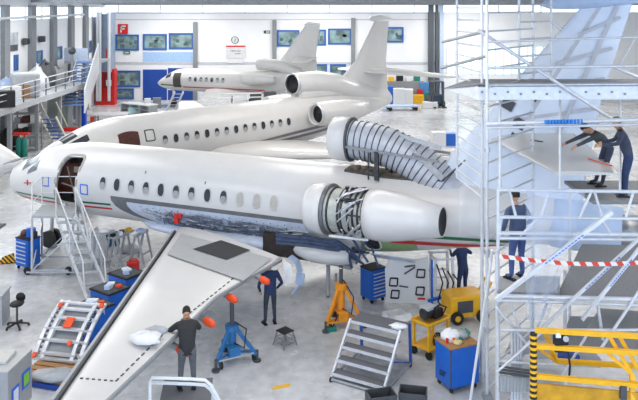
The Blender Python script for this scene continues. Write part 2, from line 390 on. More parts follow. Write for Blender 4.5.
rd = MB(); nacelle_prof(rd, D(-26, 157, 29.2)-NC.location, D(31, 167, 29.0)-NC.location, [(0, 0), (0, .80), (.3, .80), (.8, .70), (1.3, .52), (1.8, .30), (2.15, .10), (2.24, 0)]); rd.build('shell', WHITE, NC)
MB().cyl((0, 0, .05), (0, 0, 2.1), .08).build('stand_post', GREY, NC); MB().bb((-.5, -.5, 0), (.5, .5, .06)).build('stand_base', DGREY, NC)

# windscreen
for sd in (1, -1):
    for (x0, x1, a0, a1, b0, b1) in ((-4.15, -3.62, 8, 34, 4, 30), (-4.05, -3.28, 38, 62, 33, 50), (-3.62, -3.12, 66, 74, 46, 68)):
        rows = []
        for i in range(7):
            u = i/6; x = x0+(x1-x0)*u; rows.append([f1.p(x, sd*((a0+(b0-a0)*u)*(1-k/5)+(a1+(b1-a1)*u)*k/5), .008) for k in range(6)])
        MB().grid(rows).build('windscreen', mat('cockpit_glass', '6d7278', .12, 0, .3, 3), J)
fusewins(J, f1, [SP*i for i in range(12)], 81, .115, .195, blind=(9, 10, 11))
fusewins(J, f1, [SP*i for i in range(12)], 81, .115, .195, sides=(-1,))
# stripes, tape squares, access marks
for z, m_, h_ in ((2.02, STRG, .07), (1.86, STRR, .07)):
    for x0, x1 in ((-4.45, -2.12), (-1.0, .25)):
        sl = lambda x: z+.035*(x+4.6) if x < 3 else z
        f1.patch(x0, x1, lambda x: f1.zang(x, sl(x)+h_/2), lambda x: f1.zang(x, sl(x)-h_/2), .005, 16, 1).build('stripe', m_, J)
for z, m_, h_ in ((2.40, STRG, .09), (2.16, STRR, .12)):
    f1.patch(9.9, 13.5, lambda x: f1.zang(x, z+h_/2), lambda x: f1.zang(x, z-h_/2), .014, 30, 3).build('stripe', m_, J)
TAPE = mat('blue_masking_tape', '2d6be0', .5)
for x, a in ((-2.55, 88), (-.78, 94)): f1.oval(x, a, .13, .14, .008, n=16, e=12, ring=.04).build('tape_square', TAPE, J)
MB().bar(f1.p(-3.75, 92, .01), f1.p(-3.35, 92, .01), .05, .03).bar(f1.p(-3.55, 86, .01), f1.p(-3.55, 97, .01), .05, .03).build('red_arrow_mark', STRR, J)
for x, a in ((1.6, 58), (3.9, 64)): f1.oval(x, a, .02, .05, .01).build('static_port', DGREY, J)
# wing-root area with its fairing off
GB = mat('exposed_fairing_land', '6e7073', .55, 0, .15)
def lo(x): return 100.5 if x > .7 else 100.5
def edge(x): return 101+max(0, (x-.35))**.55*34 if x < 1.5 else 137
f1.patch(.32, 7.6, 98.5, lambda x: max(104.5, min(142, 101+((x-.3)**.5)*36)), .006, 60, 6).build('fairing_land', GB, J)
f1.patch(.95, 7.6, lambda x: 105.5-.2*x, lambda x: max(108, min(150, 107+((x-.93)**.5)*34)), .012, 60, 6).build('bare_skin', PRIMER, J)
bo = MB()
for i in range(26): bo.ball(f1.p(1.5+i*.235, 110+(i % 2)*2, .013), .018, 6)
bo.build('rivet', DGREY, J)
pp = MB()
for a, r_, x0 in ((117, .025, 2.4), (121, .03, 2.2), (125, .02, 2.6), (128, .035, 2.8), (132, .03, 3.0), (136, .04, 3.2), (140, .03, 3.2)):
    pts = [f1.p(x0+k*.42, a+1.2*math.sin(k*1.7+a), .05+.03*math.sin(k*2.3+a)) for k in range(13)]; pp.tube(pts, r_, 6)
pp.build('pipework', ALU, J)
pd = MB(); rnd = random.Random(9)
for k in range(16):
    a = 113+k*1.7; x0 = 2.2+rnd.random()*.8; x1 = 5.2+rnd.random()*1.6; pd.tube([f1.p(x0+(x1-x0)*i/14, a+1.5*math.sin(i*.9+k)+(4 if k % 5 == 0 and i % 7 == 3 else 0), .07+.018*rnd.random()) for i in range(15)], .014+.012*rnd.random(), 6)
for k in range(30): x = 2.1+k*.16; pd.bar(f1.p(x, 112+rnd.random()*6, .06), f1.p(x+.1*rnd.uniform(-1, 1), 128+rnd.random()*10, .1), .025)
pd.build('wiring_loom', mat('loom_dark', '6c7688', .45, .3, .4), J)
pe = MB()
for k in range(24): MB().box(f1.p(2.0+rnd.random()*4.2, 113+rnd.random()*16, .07), (.07+.1*rnd.random(), .06, .05+.09*rnd.random())).build('junction_box', mat('unit_blue_grey', '8d98ab', .45, .2, .3), J)
pq = MB()
for k in range(26):
    x = 2.2+k*.21; pq.box(f1.p(x, 120+(k*7) % 17, .05), (.05+.06*(k % 3), .06, .07+.05*(k % 2)))
pq.build('clamp', DGREY, J)
bz = MB()
for a0, a1, x0, x1 in ((108, 140, 1.9, 2.7), (112, 138, 2.75, 2.8), (118, 112, 1.6, 2.4), (124, 116, 1.5, 2.2)): bz.bar(f1.p(x0, a1, .08), f1.p(x1, a0, .1), .03)
for k in range(4): bz.bar(f1.p(2.55+k*.13, 108, .12), f1.p(2.6+k*.13, 146, .14), .028)
bz.build('bracing_tube', ALU, J)
MB().box(f1.p(2.9, 118, .12), (.14, .1, .3)).box(f1.p(3.05, 114, .1), (.1, .08, .12)).build('red_valve', RED, J)
MB().bb((6.0, -1.28, 1.35), (7.7, -.6, 2.0)).build('wheel_well', mat('wheel_well_dark', '352c28', .7, 0, .5, 8), J)
# belly and wing-root fairing aft of the bay
bf = []
for x, ry, rz in ((6.9, 1.2, .30), (7.15, 1.40, .42), (7.6, 1.6, .50), (8.2, 1.62, .50), (8.6, 1.5, .46), (8.75, 1.4, .40)):
    bf.append([Vector((x, ry*math.cos(2*PI*k/24), 1.62+rz*math.sin(2*PI*k/24))) for k in range(24)])
MB().loft(bf).build('belly_fairing', WHITE, J)
lb = []
for x, ry, rz in ((.8, .3, .1), (1.6, .9, .22), (2.6, 1.1, .3), (7.2, 1.2, .4)):
    lb.append([Vector((x, ry*math.cos(2*PI*k/20), 1.55+rz*math.sin(2*PI*k/20))) for k in range(20)])
MB().loft(lb).build('wing_box', PRIMER, J)
# tail bay with green primer and hanging door
f1.patch(9.0, 10.6, 112, 152, .012, 12, 8).build('tail_bay', GREENP, J)
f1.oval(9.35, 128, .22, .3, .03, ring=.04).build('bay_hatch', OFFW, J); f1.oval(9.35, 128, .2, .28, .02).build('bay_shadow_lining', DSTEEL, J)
f1.oval(10.25, 116, .22, .09, .02, e=6).build('bay_slot', BLACK, J)
MB().box(f1.p(9.9, 146, .1)+Vector((0, -.1, -.1)), (1.2, .5, .03), m=Matrix.Rotation(-.5, 3, 'X')).build('bay_door', PRIMER, J)
# wings
def wsec(n_, sgn):
    le = 2.40+n_*.455; te = 7.25 if n_ < 6 else 7.25+(n_-6)*.20
    te = max(te, le+.75); z = 1.72+.056*(n_-1.15); return (le, sgn*n_, z), (te, sgn*n_, z-.02), .075 if n_ < 3 else min(.10, .075+.009*(n_-3))
for sgn in (-1, 1):
    secs = [wsec(n_, sgn) for n_ in ((1.15, 3, 6, 8.7, 11.4, 11.9) if sgn < 0 else (1.15, 6, 11.9))]
    secs[0] = ((2.93, sgn*1.2, 1.72), (7.2, sgn*2.5, 1.79), .07)
    wg = wing(secs).build('wing', WHITE, J)
    if sgn < 0:
        def wz(t, n_):
            le, te, th = wsec(n_, -1); c = te[0]-le[0]; x = min(1, max(0, (t-le[0])/c)); return le[2]+(te[2]-le[2])*x+1.15*5*th*(.2969*math.sqrt(x)-.126*x-.3516*x*x+.2843*x**3-.1015*x**4)*c
        def wp(px, py, off=.006):
            z = 1.9
            for _ in range(8):
                v = tolocal(J, W(px, py, z)); z = wz(v.x, -v.y)+off
            v = tolocal(J, W(px, py, z)); return v
        def wquad(a, b, c, d, off=.006, n=14):
            a, b, c, d = [Vector(v) for v in (a, b, c, d)]; rows = []
            for i in range(n+1):
                p, q = a.lerp(d, i/n), b.lerp(c, i/n); rows.append([wp(*p.lerp(q, k/n), off) for k in range(n+1)])
            return MB().grid(rows)
        wquad((181, 233), (272, 258.5), (243, 281), (167, 254), .03, 24).build('grey_walkway', mat('wing_walkway_grey', 'a9abad', .5, 0, .06), wg)
        wquad((192.5, 249), (221, 240), (250.5, 250), (226.5, 260), .04).build('black_mat', mat('black_grip_mat', '2c2d2f', .7, 0, .2), wg)
        wquad((244, 270), (262, 261), (263, 262), (245, 271), .012, 6).build('blue_mark', NAVYBLUE, wg)
        ln = MB()
        for a, b, nn in (((246, 268), (150, 345), 46), ((80, 378), (116, 381), 12), ((116, 381), (157, 340), 16)):
            for k in range(nn):
                if k % 2 == 0:
                    A, Bq = wp(a[0]+(b[0]-a[0])*k/nn, a[1]+(b[1]-a[1])*k/nn, .008), wp(a[0]+(b[0]-a[0])*(k+1.0)/nn, a[1]+(b[1]-a[1])*(k+1.0)/nn, .008); ln.bar(A, Bq, .03, .012)
        ln.build('panel_line', DGREY, wg)
        sl = MB(); s2 = MB()
        for k in range(24):
            n0, n1 = 1.6+k*.43, 1.6+(k+1)*.43; a, b = Vector(wsec(n0, -1)[0]), Vector(wsec(n1, -1)[0])
            sl.bar(a+Vector((-.03, 0, .02)), b+Vector((-.03, 0, .02)), .05, .10); s2.bar(a+Vector((-.11, 0, -.02)), b+Vector((-.11, 0, -.02)), .08, .10)
        sl.build('leading_edge_spar', DGREY, wg); s2.build('slat', MGREY, wg)
        s3 = MB()
        for k in range(18): a = Vector(wsec(2.2+k*.52, -1)[0]); MB().bar(a+Vector((0, 0, .0)), a+Vector((-.2, 0, -.05)), .05).build('slat_bracket', DSTEEL, wg)
        te = MB()
        for k in range(18):
            n0, n1 = 2.6+k*.5, 2.6+(k+1)*.5; a, b = Vector(wsec(n0, -1)[1]), Vector(wsec(n1, -1)[1]); te.bar(a+Vector((.01, 0, -.03)), b+Vector((.01, 0, -.03)), .05, .07)
        te.build('trailing_edge_strip', GREY, wg)
        v = wp(281, 264, .0); MB().prism([v+Vector(q) for q in ((-.05, .25, .06), (.28, .05, .0), (.34, -.02, -.42), (.12, .02, -.55), (.02, .12, -.22))], (.03, -.06, 0)).build('folded_flap', OFFW, wg)
        oc = MB()
        for px, py in ((264.5, 280), (232, 298), (209, 322), (182.5, 351)):
            v = tolocal(J, W(px, py, 1.75)); oo = MB().tube([v+Vector((-.16, .03, .02)), v+Vector((-.04, 0, 0)), v+Vector((.10, -.02, -.03)), v+Vector((.15, -.04, -.04))], [.05, .095, .085, .04], 10).build('orange_tip_cover', ORANGE, wg)
            MB().tube([v+Vector((-.9, .2, .12)), v+Vector((-.12, .03, .02))], .07, 8).build('flap_track', GREY, oo)
# engines
PY, PZ = -1.95, 3.02
def frame_ring(m, c, ax, r, wd, th): nacelle_prof(m, Vector(c)-Vector(ax)*wd/2, Vector(c)+Vector(ax)*wd/2, [(0, r-th), (0, r), (wd, r), (wd, r-th), (0, r-th)]); return m
e0 = tolocal(J, D(311, 207, 20.9)); e1 = tolocal(J, D(443, 222, 19.1)); ea = (e1-e0).normalized(); EL = (e1-e0).length
def eng(e0, e1, port):
    ea = (e1-e0).normalized(); EL = (e1-e0).length; k = EL/4.0
    P = lambda d: e0+ea*d*k
    def nacelle_prof(m, p0, p1, prof, n=28, _n=globals()['nacelle_prof']): return _n(m, p0, p1, [(z*k, r) for z, r in prof], n)
    inl = MB(); nacelle_prof(inl, e0, e1, [(.35, .40), (.1, .5), (.0, .56), (.03, .62), (.15, .66), (.4, .69), (.62, .70), (.62, .55)]); inl.build('intake_cowl', WHITE, J)
    if port:
        fl = MB(); frame_ring(fl, P(.66), ea, .71, .10, .16); fl.build('fan_case_flange', mat('flange_grey', '77797c', .4, .5, .2), J)
        core = MB(); nacelle_prof(core, e0, e1, [(.6, .62), (.8, .62), (.84, .60), (1.12, .60), (1.16, .575), (1.5, .58), (1.55, .56), (2.1, .56)]); core.build('engine_core', mat('pale_engine_casing', 'b4b7b0', .45, .25, .2, 6), J)
        rg = MB()
        for d, r_ in ((.82, .64), (1.15, .63), (1.24, .62), (1.45, .61), (1.6, .61), (1.75, .60), (1.88, .63)): frame_ring(rg, P(d), ea, r_, .045, .06)
        rg.build('casing_ring', DSTEEL, J)
        pipes = MB(); pip2 = MB(); rnd = random.Random(3)
        for i in range(60):
            t0 = rnd.random()*2*PI; d0 = 1.05+rnd.random()*.5; pts = []
            for q in range(6):
                t = t0+(q*.12 if i % 2 else 0)+rnd.random()*.08; d = d0+(q*.1 if i % 3 else q*.02); d = min(d, 1.88)
                u = ea.cross(Vector((0, 0, 1))).normalized(); v = u.cross(ea); pts.append(P(d)+(u*math.cos(t)+v*math.sin(t))*(.615+rnd.random()*.07))
            (pipes if i % 2 else pip2).tube(pts, .018+.012*rnd.random(), 6)
        pipes.build('engine_pipework', ALU, J); pip2.build('engine_harness', DSTEEL, J)
        gb = MB()
        for i in range(12):
            t = -PI/2-.5+i*.12; u = ea.cross(Vector((0, 0, 1))).normalized(); v = u.cross(ea)
            gb.box(P(1.0+.07*i)+(u*math.cos(t)+v*math.sin(t))*.62, (.13, .12, .12+.05*(i % 3)))
        gb.build('gearbox', STEEL, J)
        MB().bar(P(.75)+Vector((0, -.35, -.62)), P(1.95)+Vector((0, -.35, -.60)), .05, .06).build('cowl_rail', OFFW, J)
        s0 = 1.9
    else: s0 = .6
    ac = MB(); nacelle_prof(ac, e0, e1, [(s0, .52), (s0, .70 if not port else .665), (s0+.3, .685), (2.4, .67), (2.9, .60), (3.4, .5), (4.0, .385), (4.0, .36), (3.4, .40)]); ac.build('aft_cowl', WHITE, J)
    ex = MB(); nacelle_prof(ex, e0, e1, [(3.985, .37), (3.97, .35), (3.93, 0)]); ex.build('exhaust', BLACK, J)
    py = MB(); sg = 1 if e0.y < 0 else -1
    a, b = P(1.4), P(3.0); py.bb((min(a.x, b.x), a.y+.4*sg, a.z-.12), (max(a.x, b.x), sg*-.7, a.z+.12)); py.build('pylon', WHITE, J, .08)
eng(e0, e1, True)
eng(Vector((e0.x, -e0.y, e0.z)), Vector((e1.x, -e1.y, e1.z)), False)
lp_ = MB()
for k in range(9): lp_.tube([tolocal(J, D(276, 233+k*1.3, 21.35)), tolocal(J, D(312, 237+k*1.2, 21.1)), tolocal(J, D(338, 240+k*1.4, 21.0)), tolocal(J, D(352+k*1.5, 250+k*1.8, 21.1))], .012+.009*(k % 3), 6)
for a, b in (((352, 238), (368, 262)), ((346, 246), (352, 268)), ((366, 240), (356, 264)), ((372, 248), (378, 266))): lp_.bar(tolocal(J, D(*a, 21.0)), tolocal(J, D(*b, 21.0)), .06)
for k in range(7): lp_.tube([f1.p(6.2, 128+k*3, .06), f1.p(7.4, 124+k*3.2, .22), f1.p(8.6+.1*k, 128+k*2.5, .12)], .025+.008*(k % 3), 6)
lp_.build('wing_root_pipework', mat('dark_blue_hose', '465470', .45, .2, .4), J)
fl = MB(); v = tolocal(J, D(349, 240, 21.5)); fl.box(v, (.16, .02, .22)); fl.build('red_flag', RED, J)
# centre duct, opened up
dp = [Vector(v) for v in ((7.75, 0, 4.74), (8.3, 0, 4.74), (8.9, 0, 4.70), (9.5, 0, 4.58), (10.0, 0, 4.38), (10.5, 0, 4.10), (11.0, 0, 3.75), (11.5, 0, 3.4))]
MB().tube(dp[1:], [.57, .57, .57, .575, .585, .59, .59], 28).build('air_duct', mat('duct_metal', 'bcc0c9', .45, .15, .12, 5), J)
il = MB(); nacelle_prof(il, dp[0], dp[1], [(.5, .50), (.1, .52), (0, .58), (.04, .63), (.2, .655), (.58, .66), (.58, .5)]); il.build('duct_intake_lip', WHITE, J)
rb = MB()
def dpos(s_):
    L = 0
    for a, b in zip(dp[1:], dp[2:]):
        l = (b-a).length
        if L+l >= s_: return a.lerp(b, (s_-L)/l), (b-a).normalized()
        L += l
    return dp[-1], (dp[-1]-dp[-2]).normalized()
for i in range(17):
    c, ax = dpos(.12+i*.19)
    rr = MB(); frame_ring(rr, c, ax, .592+.0012*i, .022, .03); rr.build('duct_rib', DSTEEL, J)
fr_ = MB(); frame_ring(fr_, (8.36, 0, 4.74), (1, 0, 0), .67, .06, .12); fr_.build('duct_flange', DGREY, J)
MB().bar((8.36, -.60, 4.62), (11.2, -.66, 4.42), .05, .07).bar((8.36, .60, 4.62), (11.2, .66, 4.42), .05, .07).build('duct_longeron', GREY, J)
MB().bar((9.35, -.62, 4.55), (9.4, -.75, 3.75), .12, .1).bar((9.1, -.62, 4.5), (9.15, -.75, 3.75), .04).build('duct_bracket', DSTEEL, J)
f1.patch(8.3, 10.9, -24, lambda x: 25-3*abs(x-9.6), .008, 20, 10).build('dorsal_bay', mat('dorsal_bay_lining', '6f6557', .55, .2, .5, 6), J)
jn = MB(); rnd = random.Random(5)
for i in range(16): jn.box(f1.p(8.6+rnd.random()*2, 4+rnd.random()*16, .03), (.08+.14*rnd.random(), .1, .06+.06*rnd.random()))
jn.build('bay_equipment', mat('bay_equipment_tan', '6f6150', .5, .2, .6), J)
ed = MB(); pts = [f1.p(8.3, 18, .02)]+[f1.p(8.3+2.5*k/10, 26-3*abs(8.3+2.5*k/10-9.6), .02) for k in range(11)]+[Vector((11.3, -.62, 3.9)), Vector((11.9, -.5, 4.5))]
ed.tube(pts, .025, 6).build('bay_edge', DGREY, J)
MB().bar((10.4, -.45, 4.6), (11.3, -.62, 3.95), .06, .16).bar((9.9, -.2, 5.0), (11.2, -.4, 4.75), .05, .12).build('duct_strap', ALU, J)
# fin, tailplane, centre exhaust
finloft([((10.75, 0, 3.35), (14.9, 0, 3.35), .15), ((11.35, 0, 4.5), (15.05, 0, 4.5), .11), ((13.0, 0, 6.5), (15.45, 0, 6.5), .10), ((14.95, 0, 8.8), (16.15, 0, 8.8), .10)]).build('fin', mat('fin_pale_blue_paint', 'dbe4f2', .3, 0, .05, 2), J)
MB().tube([(13.85, 0, 8.78), (14.05, 0, 8.82), (14.5, 0, 8.86), (15.2, 0, 8.88), (16.3, 0, 8.88)], [.03, .15, .2, .2, .06], 14).build('fin_tip_fairing', LBLUE, J)
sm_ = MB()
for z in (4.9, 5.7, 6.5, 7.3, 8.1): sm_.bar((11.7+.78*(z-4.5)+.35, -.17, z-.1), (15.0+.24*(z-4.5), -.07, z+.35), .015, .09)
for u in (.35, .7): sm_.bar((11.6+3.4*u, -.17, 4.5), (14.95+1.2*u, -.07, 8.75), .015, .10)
sm_.build('ghost_stripe', mat('ghost_stripe_grey', 'c3c6cd', .5), J)  # added strips imitating double-exposure ghost lines across the fin, no seams there
for x, z in ((13.0, 6.05), (13.65, 6.35), (13.3, 5.55), (13.2, 5.1)): MB().box((x, -.17, z), (.34, .05, .28), m=Matrix.Rotation(.5, 3, 'Y')).build('fin_opening', DGREY, J)
for sgn in (-1, 1):
    tp = wing([((12.45, sgn*.05, 5.05), (14.7, sgn*.05, 5.35), .09), ((14.55, sgn*3.3, 4.93), (15.95, sgn*3.3, 5.05), .08)]).build('tailplane', WHITE, J)
    if sgn < 0:
        MB().box((13.9, -1.3, 5.30), (.32, .1, .02), rz=-.5).build('tailplane_slot', DGREY, tp)
        MB().tube([(15.2, -2.4, 5.16), (15.75, -2.9, 5.13)], .015, 5).build('orange_mark', ORANGE, tp)
cn = MB(); nacelle_prof(cn, (14.15, 0, 2.93), (16.2, 0, 2.86), [(0, .60), (.0, .66), (.5, .68), (1.1, .66), (1.75, .60), (1.75, .5)]); cn.build('centre_engine_cowl', LBLUE, J)
cx_ = MB(); nacelle_prof(cx_, (15.7, 0, 2.88), (16.6, 0, 2.85), [(0, .5), (.3, .52), (.7, .42), (.7, .36), (.2, .3), (.15, 0)]); cx_.build('centre_exhaust', STEEL, J)
# landing gear and tail-bay struts
gear = MB().tube([(-3.3, 0, 1.6), (-3.35, 0, .45)], .07).build('nose_gear_leg', ALU, J)
MB().cyl((-3.35, -.22, .32), (-3.35, -.08, .32), .3, n=18).cyl((-3.35, .08, .32), (-3.35, .22, .32), .3, n=18).build('tyre', BLACK, gear)
gp = MB()
for a, b in (((8.0, -1.0, 1.35), (8.3, -1.75, .6)), ((7.8, -1.2, 1.4), (8.8, -1.2, 1.3))): gp.tube([a, b], .06)
gp = gp.build('main_gear_leg', GREY, J)
gd = MB(); c0 = tolocal(J, W(290, 278, .9))
pts = [Vector((.0, 0, .62)), Vector((.22, 0, .5)), Vector((.34, 0, .2)), Vector((.3, 0, -.15)), Vector((.12, 0, -.42))]
for a, b in zip(pts, pts[1:]): gd.bar(c0+a, c0+b, .25, .05)
gd.build('gear_door', LBLUE, J)

# ---- middle jet
K = thing('business_jet', 'white jet with two dark grey stripes parked behind the nearest jet', 'airplane')
SK = place(K, 165, 288.5, 139.5, 121.5, 2.9, 1.22)/13
f2 = Fus([(-5.6, 2.3, .05, .05), (-5.4, 2.32, .28, .28), (-4.9, 2.38, .58, .56), (-4.2, 2.46, .84, .82), (-3.5, 2.56, 1.0, 1.0), (-2.7, 2.65, 1.14, 1.15), (-1.6, 2.7, 1.23, 1.24), (0, 2.7, 1.25, 1.25), (9, 2.7, 1.25, 1.25), (11, 2.78, 1.15, 1.12), (13, 2.95, .9, .88), (15, 3.12, .66, .64), (16.6, 3.2, .42, .40)])
f2.shell(-5.6, 16.6, .2, 48).build('fuselage', WHITE, K)
fusewins(K, f2, [SK*i for i in range(14)], 81, .13, .19)
for (x0, x1, a0, a1, b0, b1) in ((-4.3, -3.7, -30, 30, -26, 26), (-4.1, -3.35, 36, 64, 33, 50)):
    rows = [[f2.p(x0+(x1-x0)*i/6, (a0+(b0-a0)*i/6)*(1-k/6)+(a1+(b1-a1)*i/6)*k/6, .01) for k in range(7)] for i in range(7)]; MB().grid(rows).build('windscreen', GLASS, K)
f2.patch(-2.2, -1.25, lambda x: 54+14*(x+1.75)**2, 105, .012, 8, 8).build('door_opening', BROWN, K)
f2.oval(-.72, 68, .2, .22, .015, e=8, ring=.05).build('escape_hatch', mat('dark_green_trim', '3d4a42', .5), K)
for z, h_ in ((2.12, .16), (1.84, .16)):
    f2.patch(3.2, 13, lambda x: f2.zang(x, z+.075*(x-6)+h_/2*min(1, (x-3.2)/4)), lambda x: f2.zang(x, z+.075*(x-6)-h_/2*min(1, (x-3.2)/4)), .006, 20, 1).build('stripe', mat('grey_stripe', '77757a', .4), K)
def jet_nac(Jx, p0, L, r, tilt=0.0, pyl=None):
    p0 = Vector(p0); p1 = p0+Vector((L, 0, tilt)); k = L/4
    m = MB(); nacelle_prof(m, p0, p1, [(.3*k, r*.78), (.05*k, r*.82), (0, r*.9), (.05*k, r*.98), (.3*k, r*1.06), (1.2*k, r*1.12), (2.4*k, r*1.02), (3.2*k, r*.85), (4*k, r*.6), (4*k, r*.5), (3.4*k, r*.5)]); o = m.build('engine_nacelle', WHITE, Jx)
    m = MB(); nacelle_prof(m, p0, p1, [(.0, r*.9), (.04*k, r*1.0), (.12*k, r*1.02), (.12*k, r*.8), (.0, r*.9)]); m.build('intake_lip', ALU, o)
    m = MB(); nacelle_prof(m, p0, p1, [(.3*k, r*.79), (.32*k, r*.2), (.2*k, 0)]); m.build('fan', mat('fan_dark', '1f2022', .5, .3, .3), o)
    m = MB(); nacelle_prof(m, p0, p1, [(3.6*k, r*.5), (3.5*k, 0)]); m.build('exhaust', BLACK, o)
    if pyl: MB().bb((p0.x+L*.35, p0.y, p0.z-.1), (p0.x+L*.8, pyl, p0.z+.1)).build('pylon', WHITE, Jx)
for sg in (-1, 1): jet_nac(K, (8.55, sg*1.95, 3.2), 4.0, .58, 0, sg*.9)
m = MB(); dq = [Vector((8.75, 0, 4.62)), Vector((9.2, 0, 4.62)), Vector((10.5, 0, 4.6)), Vector((12, 0, 4.35)), Vector((13.5, 0, 3.9)), Vector((15, 0, 3.45)), Vector((16.4, 0, 3.25))]
m.tube(dq, [.55, .60, .64, .66, .64, .6, .5], 24, cap=False).build('centre_engine_duct', WHITE, K)
m = MB(); nacelle_prof(m, (8.7, 0, 4.62), (9.7, 0, 4.62), [(0, .52), (.02, .58), (.12, .60), (.12, .48), (0, .52)]); m.build('intake_lip', ALU, K)
m = MB(); nacelle_prof(m, (8.7, 0, 4.62), (9.7, 0, 4.62), [(.1, .5), (.3, .49), (.32, 0)]); m.build('fan', mat('fan_dark', '1f2022', .5, .3, .3), K)
MB().bb((9, -.5, 3.7), (13, .5, 4.3)).build('duct_pedestal', WHITE, K, .2)
finloft([((12.0, 0, 4.3), (16.7, 0, 3.5), .13), ((13.7, 0, 5.6), (16.5, 0, 5.5), .10), ((15.4, 0, 7.9), (16.75, 0, 7.9), .10)]).build('fin', WHITE, K)
MB().tube([(14.9, 0, 7.98), (15.2, 0, 8.06), (16, 0, 8.1), (17.1, 0, 8.05)], [.03, .16, .18, .04], 12).build('fin_tip_fairing', OFFW, K)
for sg in (-1, 1):
    wing([((14.2, sg*.1, 4.95), (16.9, sg*.1, 5.05), .09), ((16.8, sg*4.4, 4.7), (18.1, sg*4.4, 4.75), .08)]).build('tailplane', WHITE, K)
    wing([((2.2, sg*1.0, 1.75), (8.6, sg*1.0, 1.75), .12), ((5.1, sg*5.5, 2.0), (8.8, sg*5.5, 2.0), .11), ((9.6, sg*12, 2.45), (10.9, sg*12, 2.45), .10)]).build('wing', WHITE, K)
g = MB().tube([(-3, 0, 1.6), (-3, 0, .5)], .08).build('nose_gear_leg', ALU, K); MB().cyl((-3, -.2, .35), (-3, .2, .35), .33, n=16).build('tyre', BLACK, g)
for sg in (-1, 1): g = MB().tube([(7, sg*2, 1.7), (7, sg*2, .5)], .1).build('main_gear_leg', ALU, K); MB().cyl((7, sg*2-.3, .4), (7, sg*2+.3, .4), .4, n=16).build('tyre', BLACK, g)

# ---- far jet
Q = thing('business_jet', 'small white jet farthest back before the blue doors, with seven cabin windows', 'airplane')
SQ = place(Q, 190, 223, 78.7, 80, 2.6, .98)/6
f3 = Fus([(-3.9, 2.0, .05, .05), (-3.6, 2.03, .3, .28), (-3.1, 2.1, .55, .52), (-2.4, 2.25, .8, .78), (-1.6, 2.38, .95, .95), (0, 2.42, 1.0, 1.0), (6, 2.42, 1.0, 1.0), (8, 2.55, .85, .85), (10, 2.75, .6, .6), (12, 2.9, .3, .3)])
f3.shell(-3.9, 12, .25, 36).build('fuselage', WHITE, Q)
fusewins(Q, f3, [SQ*i for i in range(7)], 81, .14, .2)
f3.patch(-1.75, -.95, 48, 128, .012, 6, 8).build('door_opening', mat('door_dark', '4a443f', .6), Q)
for (x0, x1, a0, a1) in ((-2.75, -2.35, -30, 30), (-2.7, -2.1, 36, 64)): f3.patch(x0, x1, a0, a1, .01, 5, 6).build('windscreen', GLASS, Q)
f3.patch(-.8, 7, lambda x: f3.zang(x, 1.9), lambda x: f3.zang(x, 1.8), .008, 14, 1).build('stripe', STRR, Q)
f3.patch(-3.3, -.9, lambda x: f3.zang(x, 2.0), lambda x: f3.zang(x, 1.9), .008, 14, 1).build('stripe', STRG, Q)
for sg in (-1, 1):
    jet_nac(Q, (5.4, sg*1.55, 2.85), 2.9, .45, 0, sg*.7)
    wing([((1.4, sg*.8, 1.6), (5.6, sg*.8, 1.6), .11), ((5.4, sg*8.5, 2.05), (7.0, sg*8.5, 2.05), .09)]).build('wing', WHITE, Q)
    wing([((9.2, sg*.1, 4.6), (11.4, sg*.1, 4.6), .08), ((10.6, sg*3.4, 4.45), (11.8, sg*3.4, 4.45), .08)]).build('tailplane', WHITE, Q)
m = MB().tube([(6.0, 0, 3.9), (6.6, 0, 3.95), (8, 0, 3.9), (10, 0, 3.3)], [.42, .5, .52, .45], 20).build('centre_engine_duct', WHITE, Q)
finloft([((7.4, 0, 3.6), (11.4, 0, 3.0), .12), ((8.6, 0, 5.0), (11.3, 0, 5.0), .10), ((10.35, 0, 7.3), (11.65, 0, 7.3), .09)]).build('fin', WHITE, Q)
MB().tube([(10.2, 0, 7.3), (10.6, 0, 7.42), (11.7, 0, 7.38)], [.04, .14, .05], 10).build('fin_tip_fairing', OFFW, Q)
g = MB().tube([(-2.3, 0, 1.6), (-2.3, 0, .4)], .08).build('nose_gear_leg', ALU, Q); MB().cyl((-2.3, -.2, .3), (-2.3, .2, .3), .3, n=14).build('tyre', BLACK, g)
for sg in (-1, 1): g = MB().tube([(4.5, sg*1.8, 1.6), (4.5, sg*1.8, .5)], .09).build('main_gear_leg', ALU, Q); MB().cyl((4.5, sg*1.8-.25, .38), (4.5, sg*1.8+.25, .38), .38, n=14).build('tyre', BLACK, g)
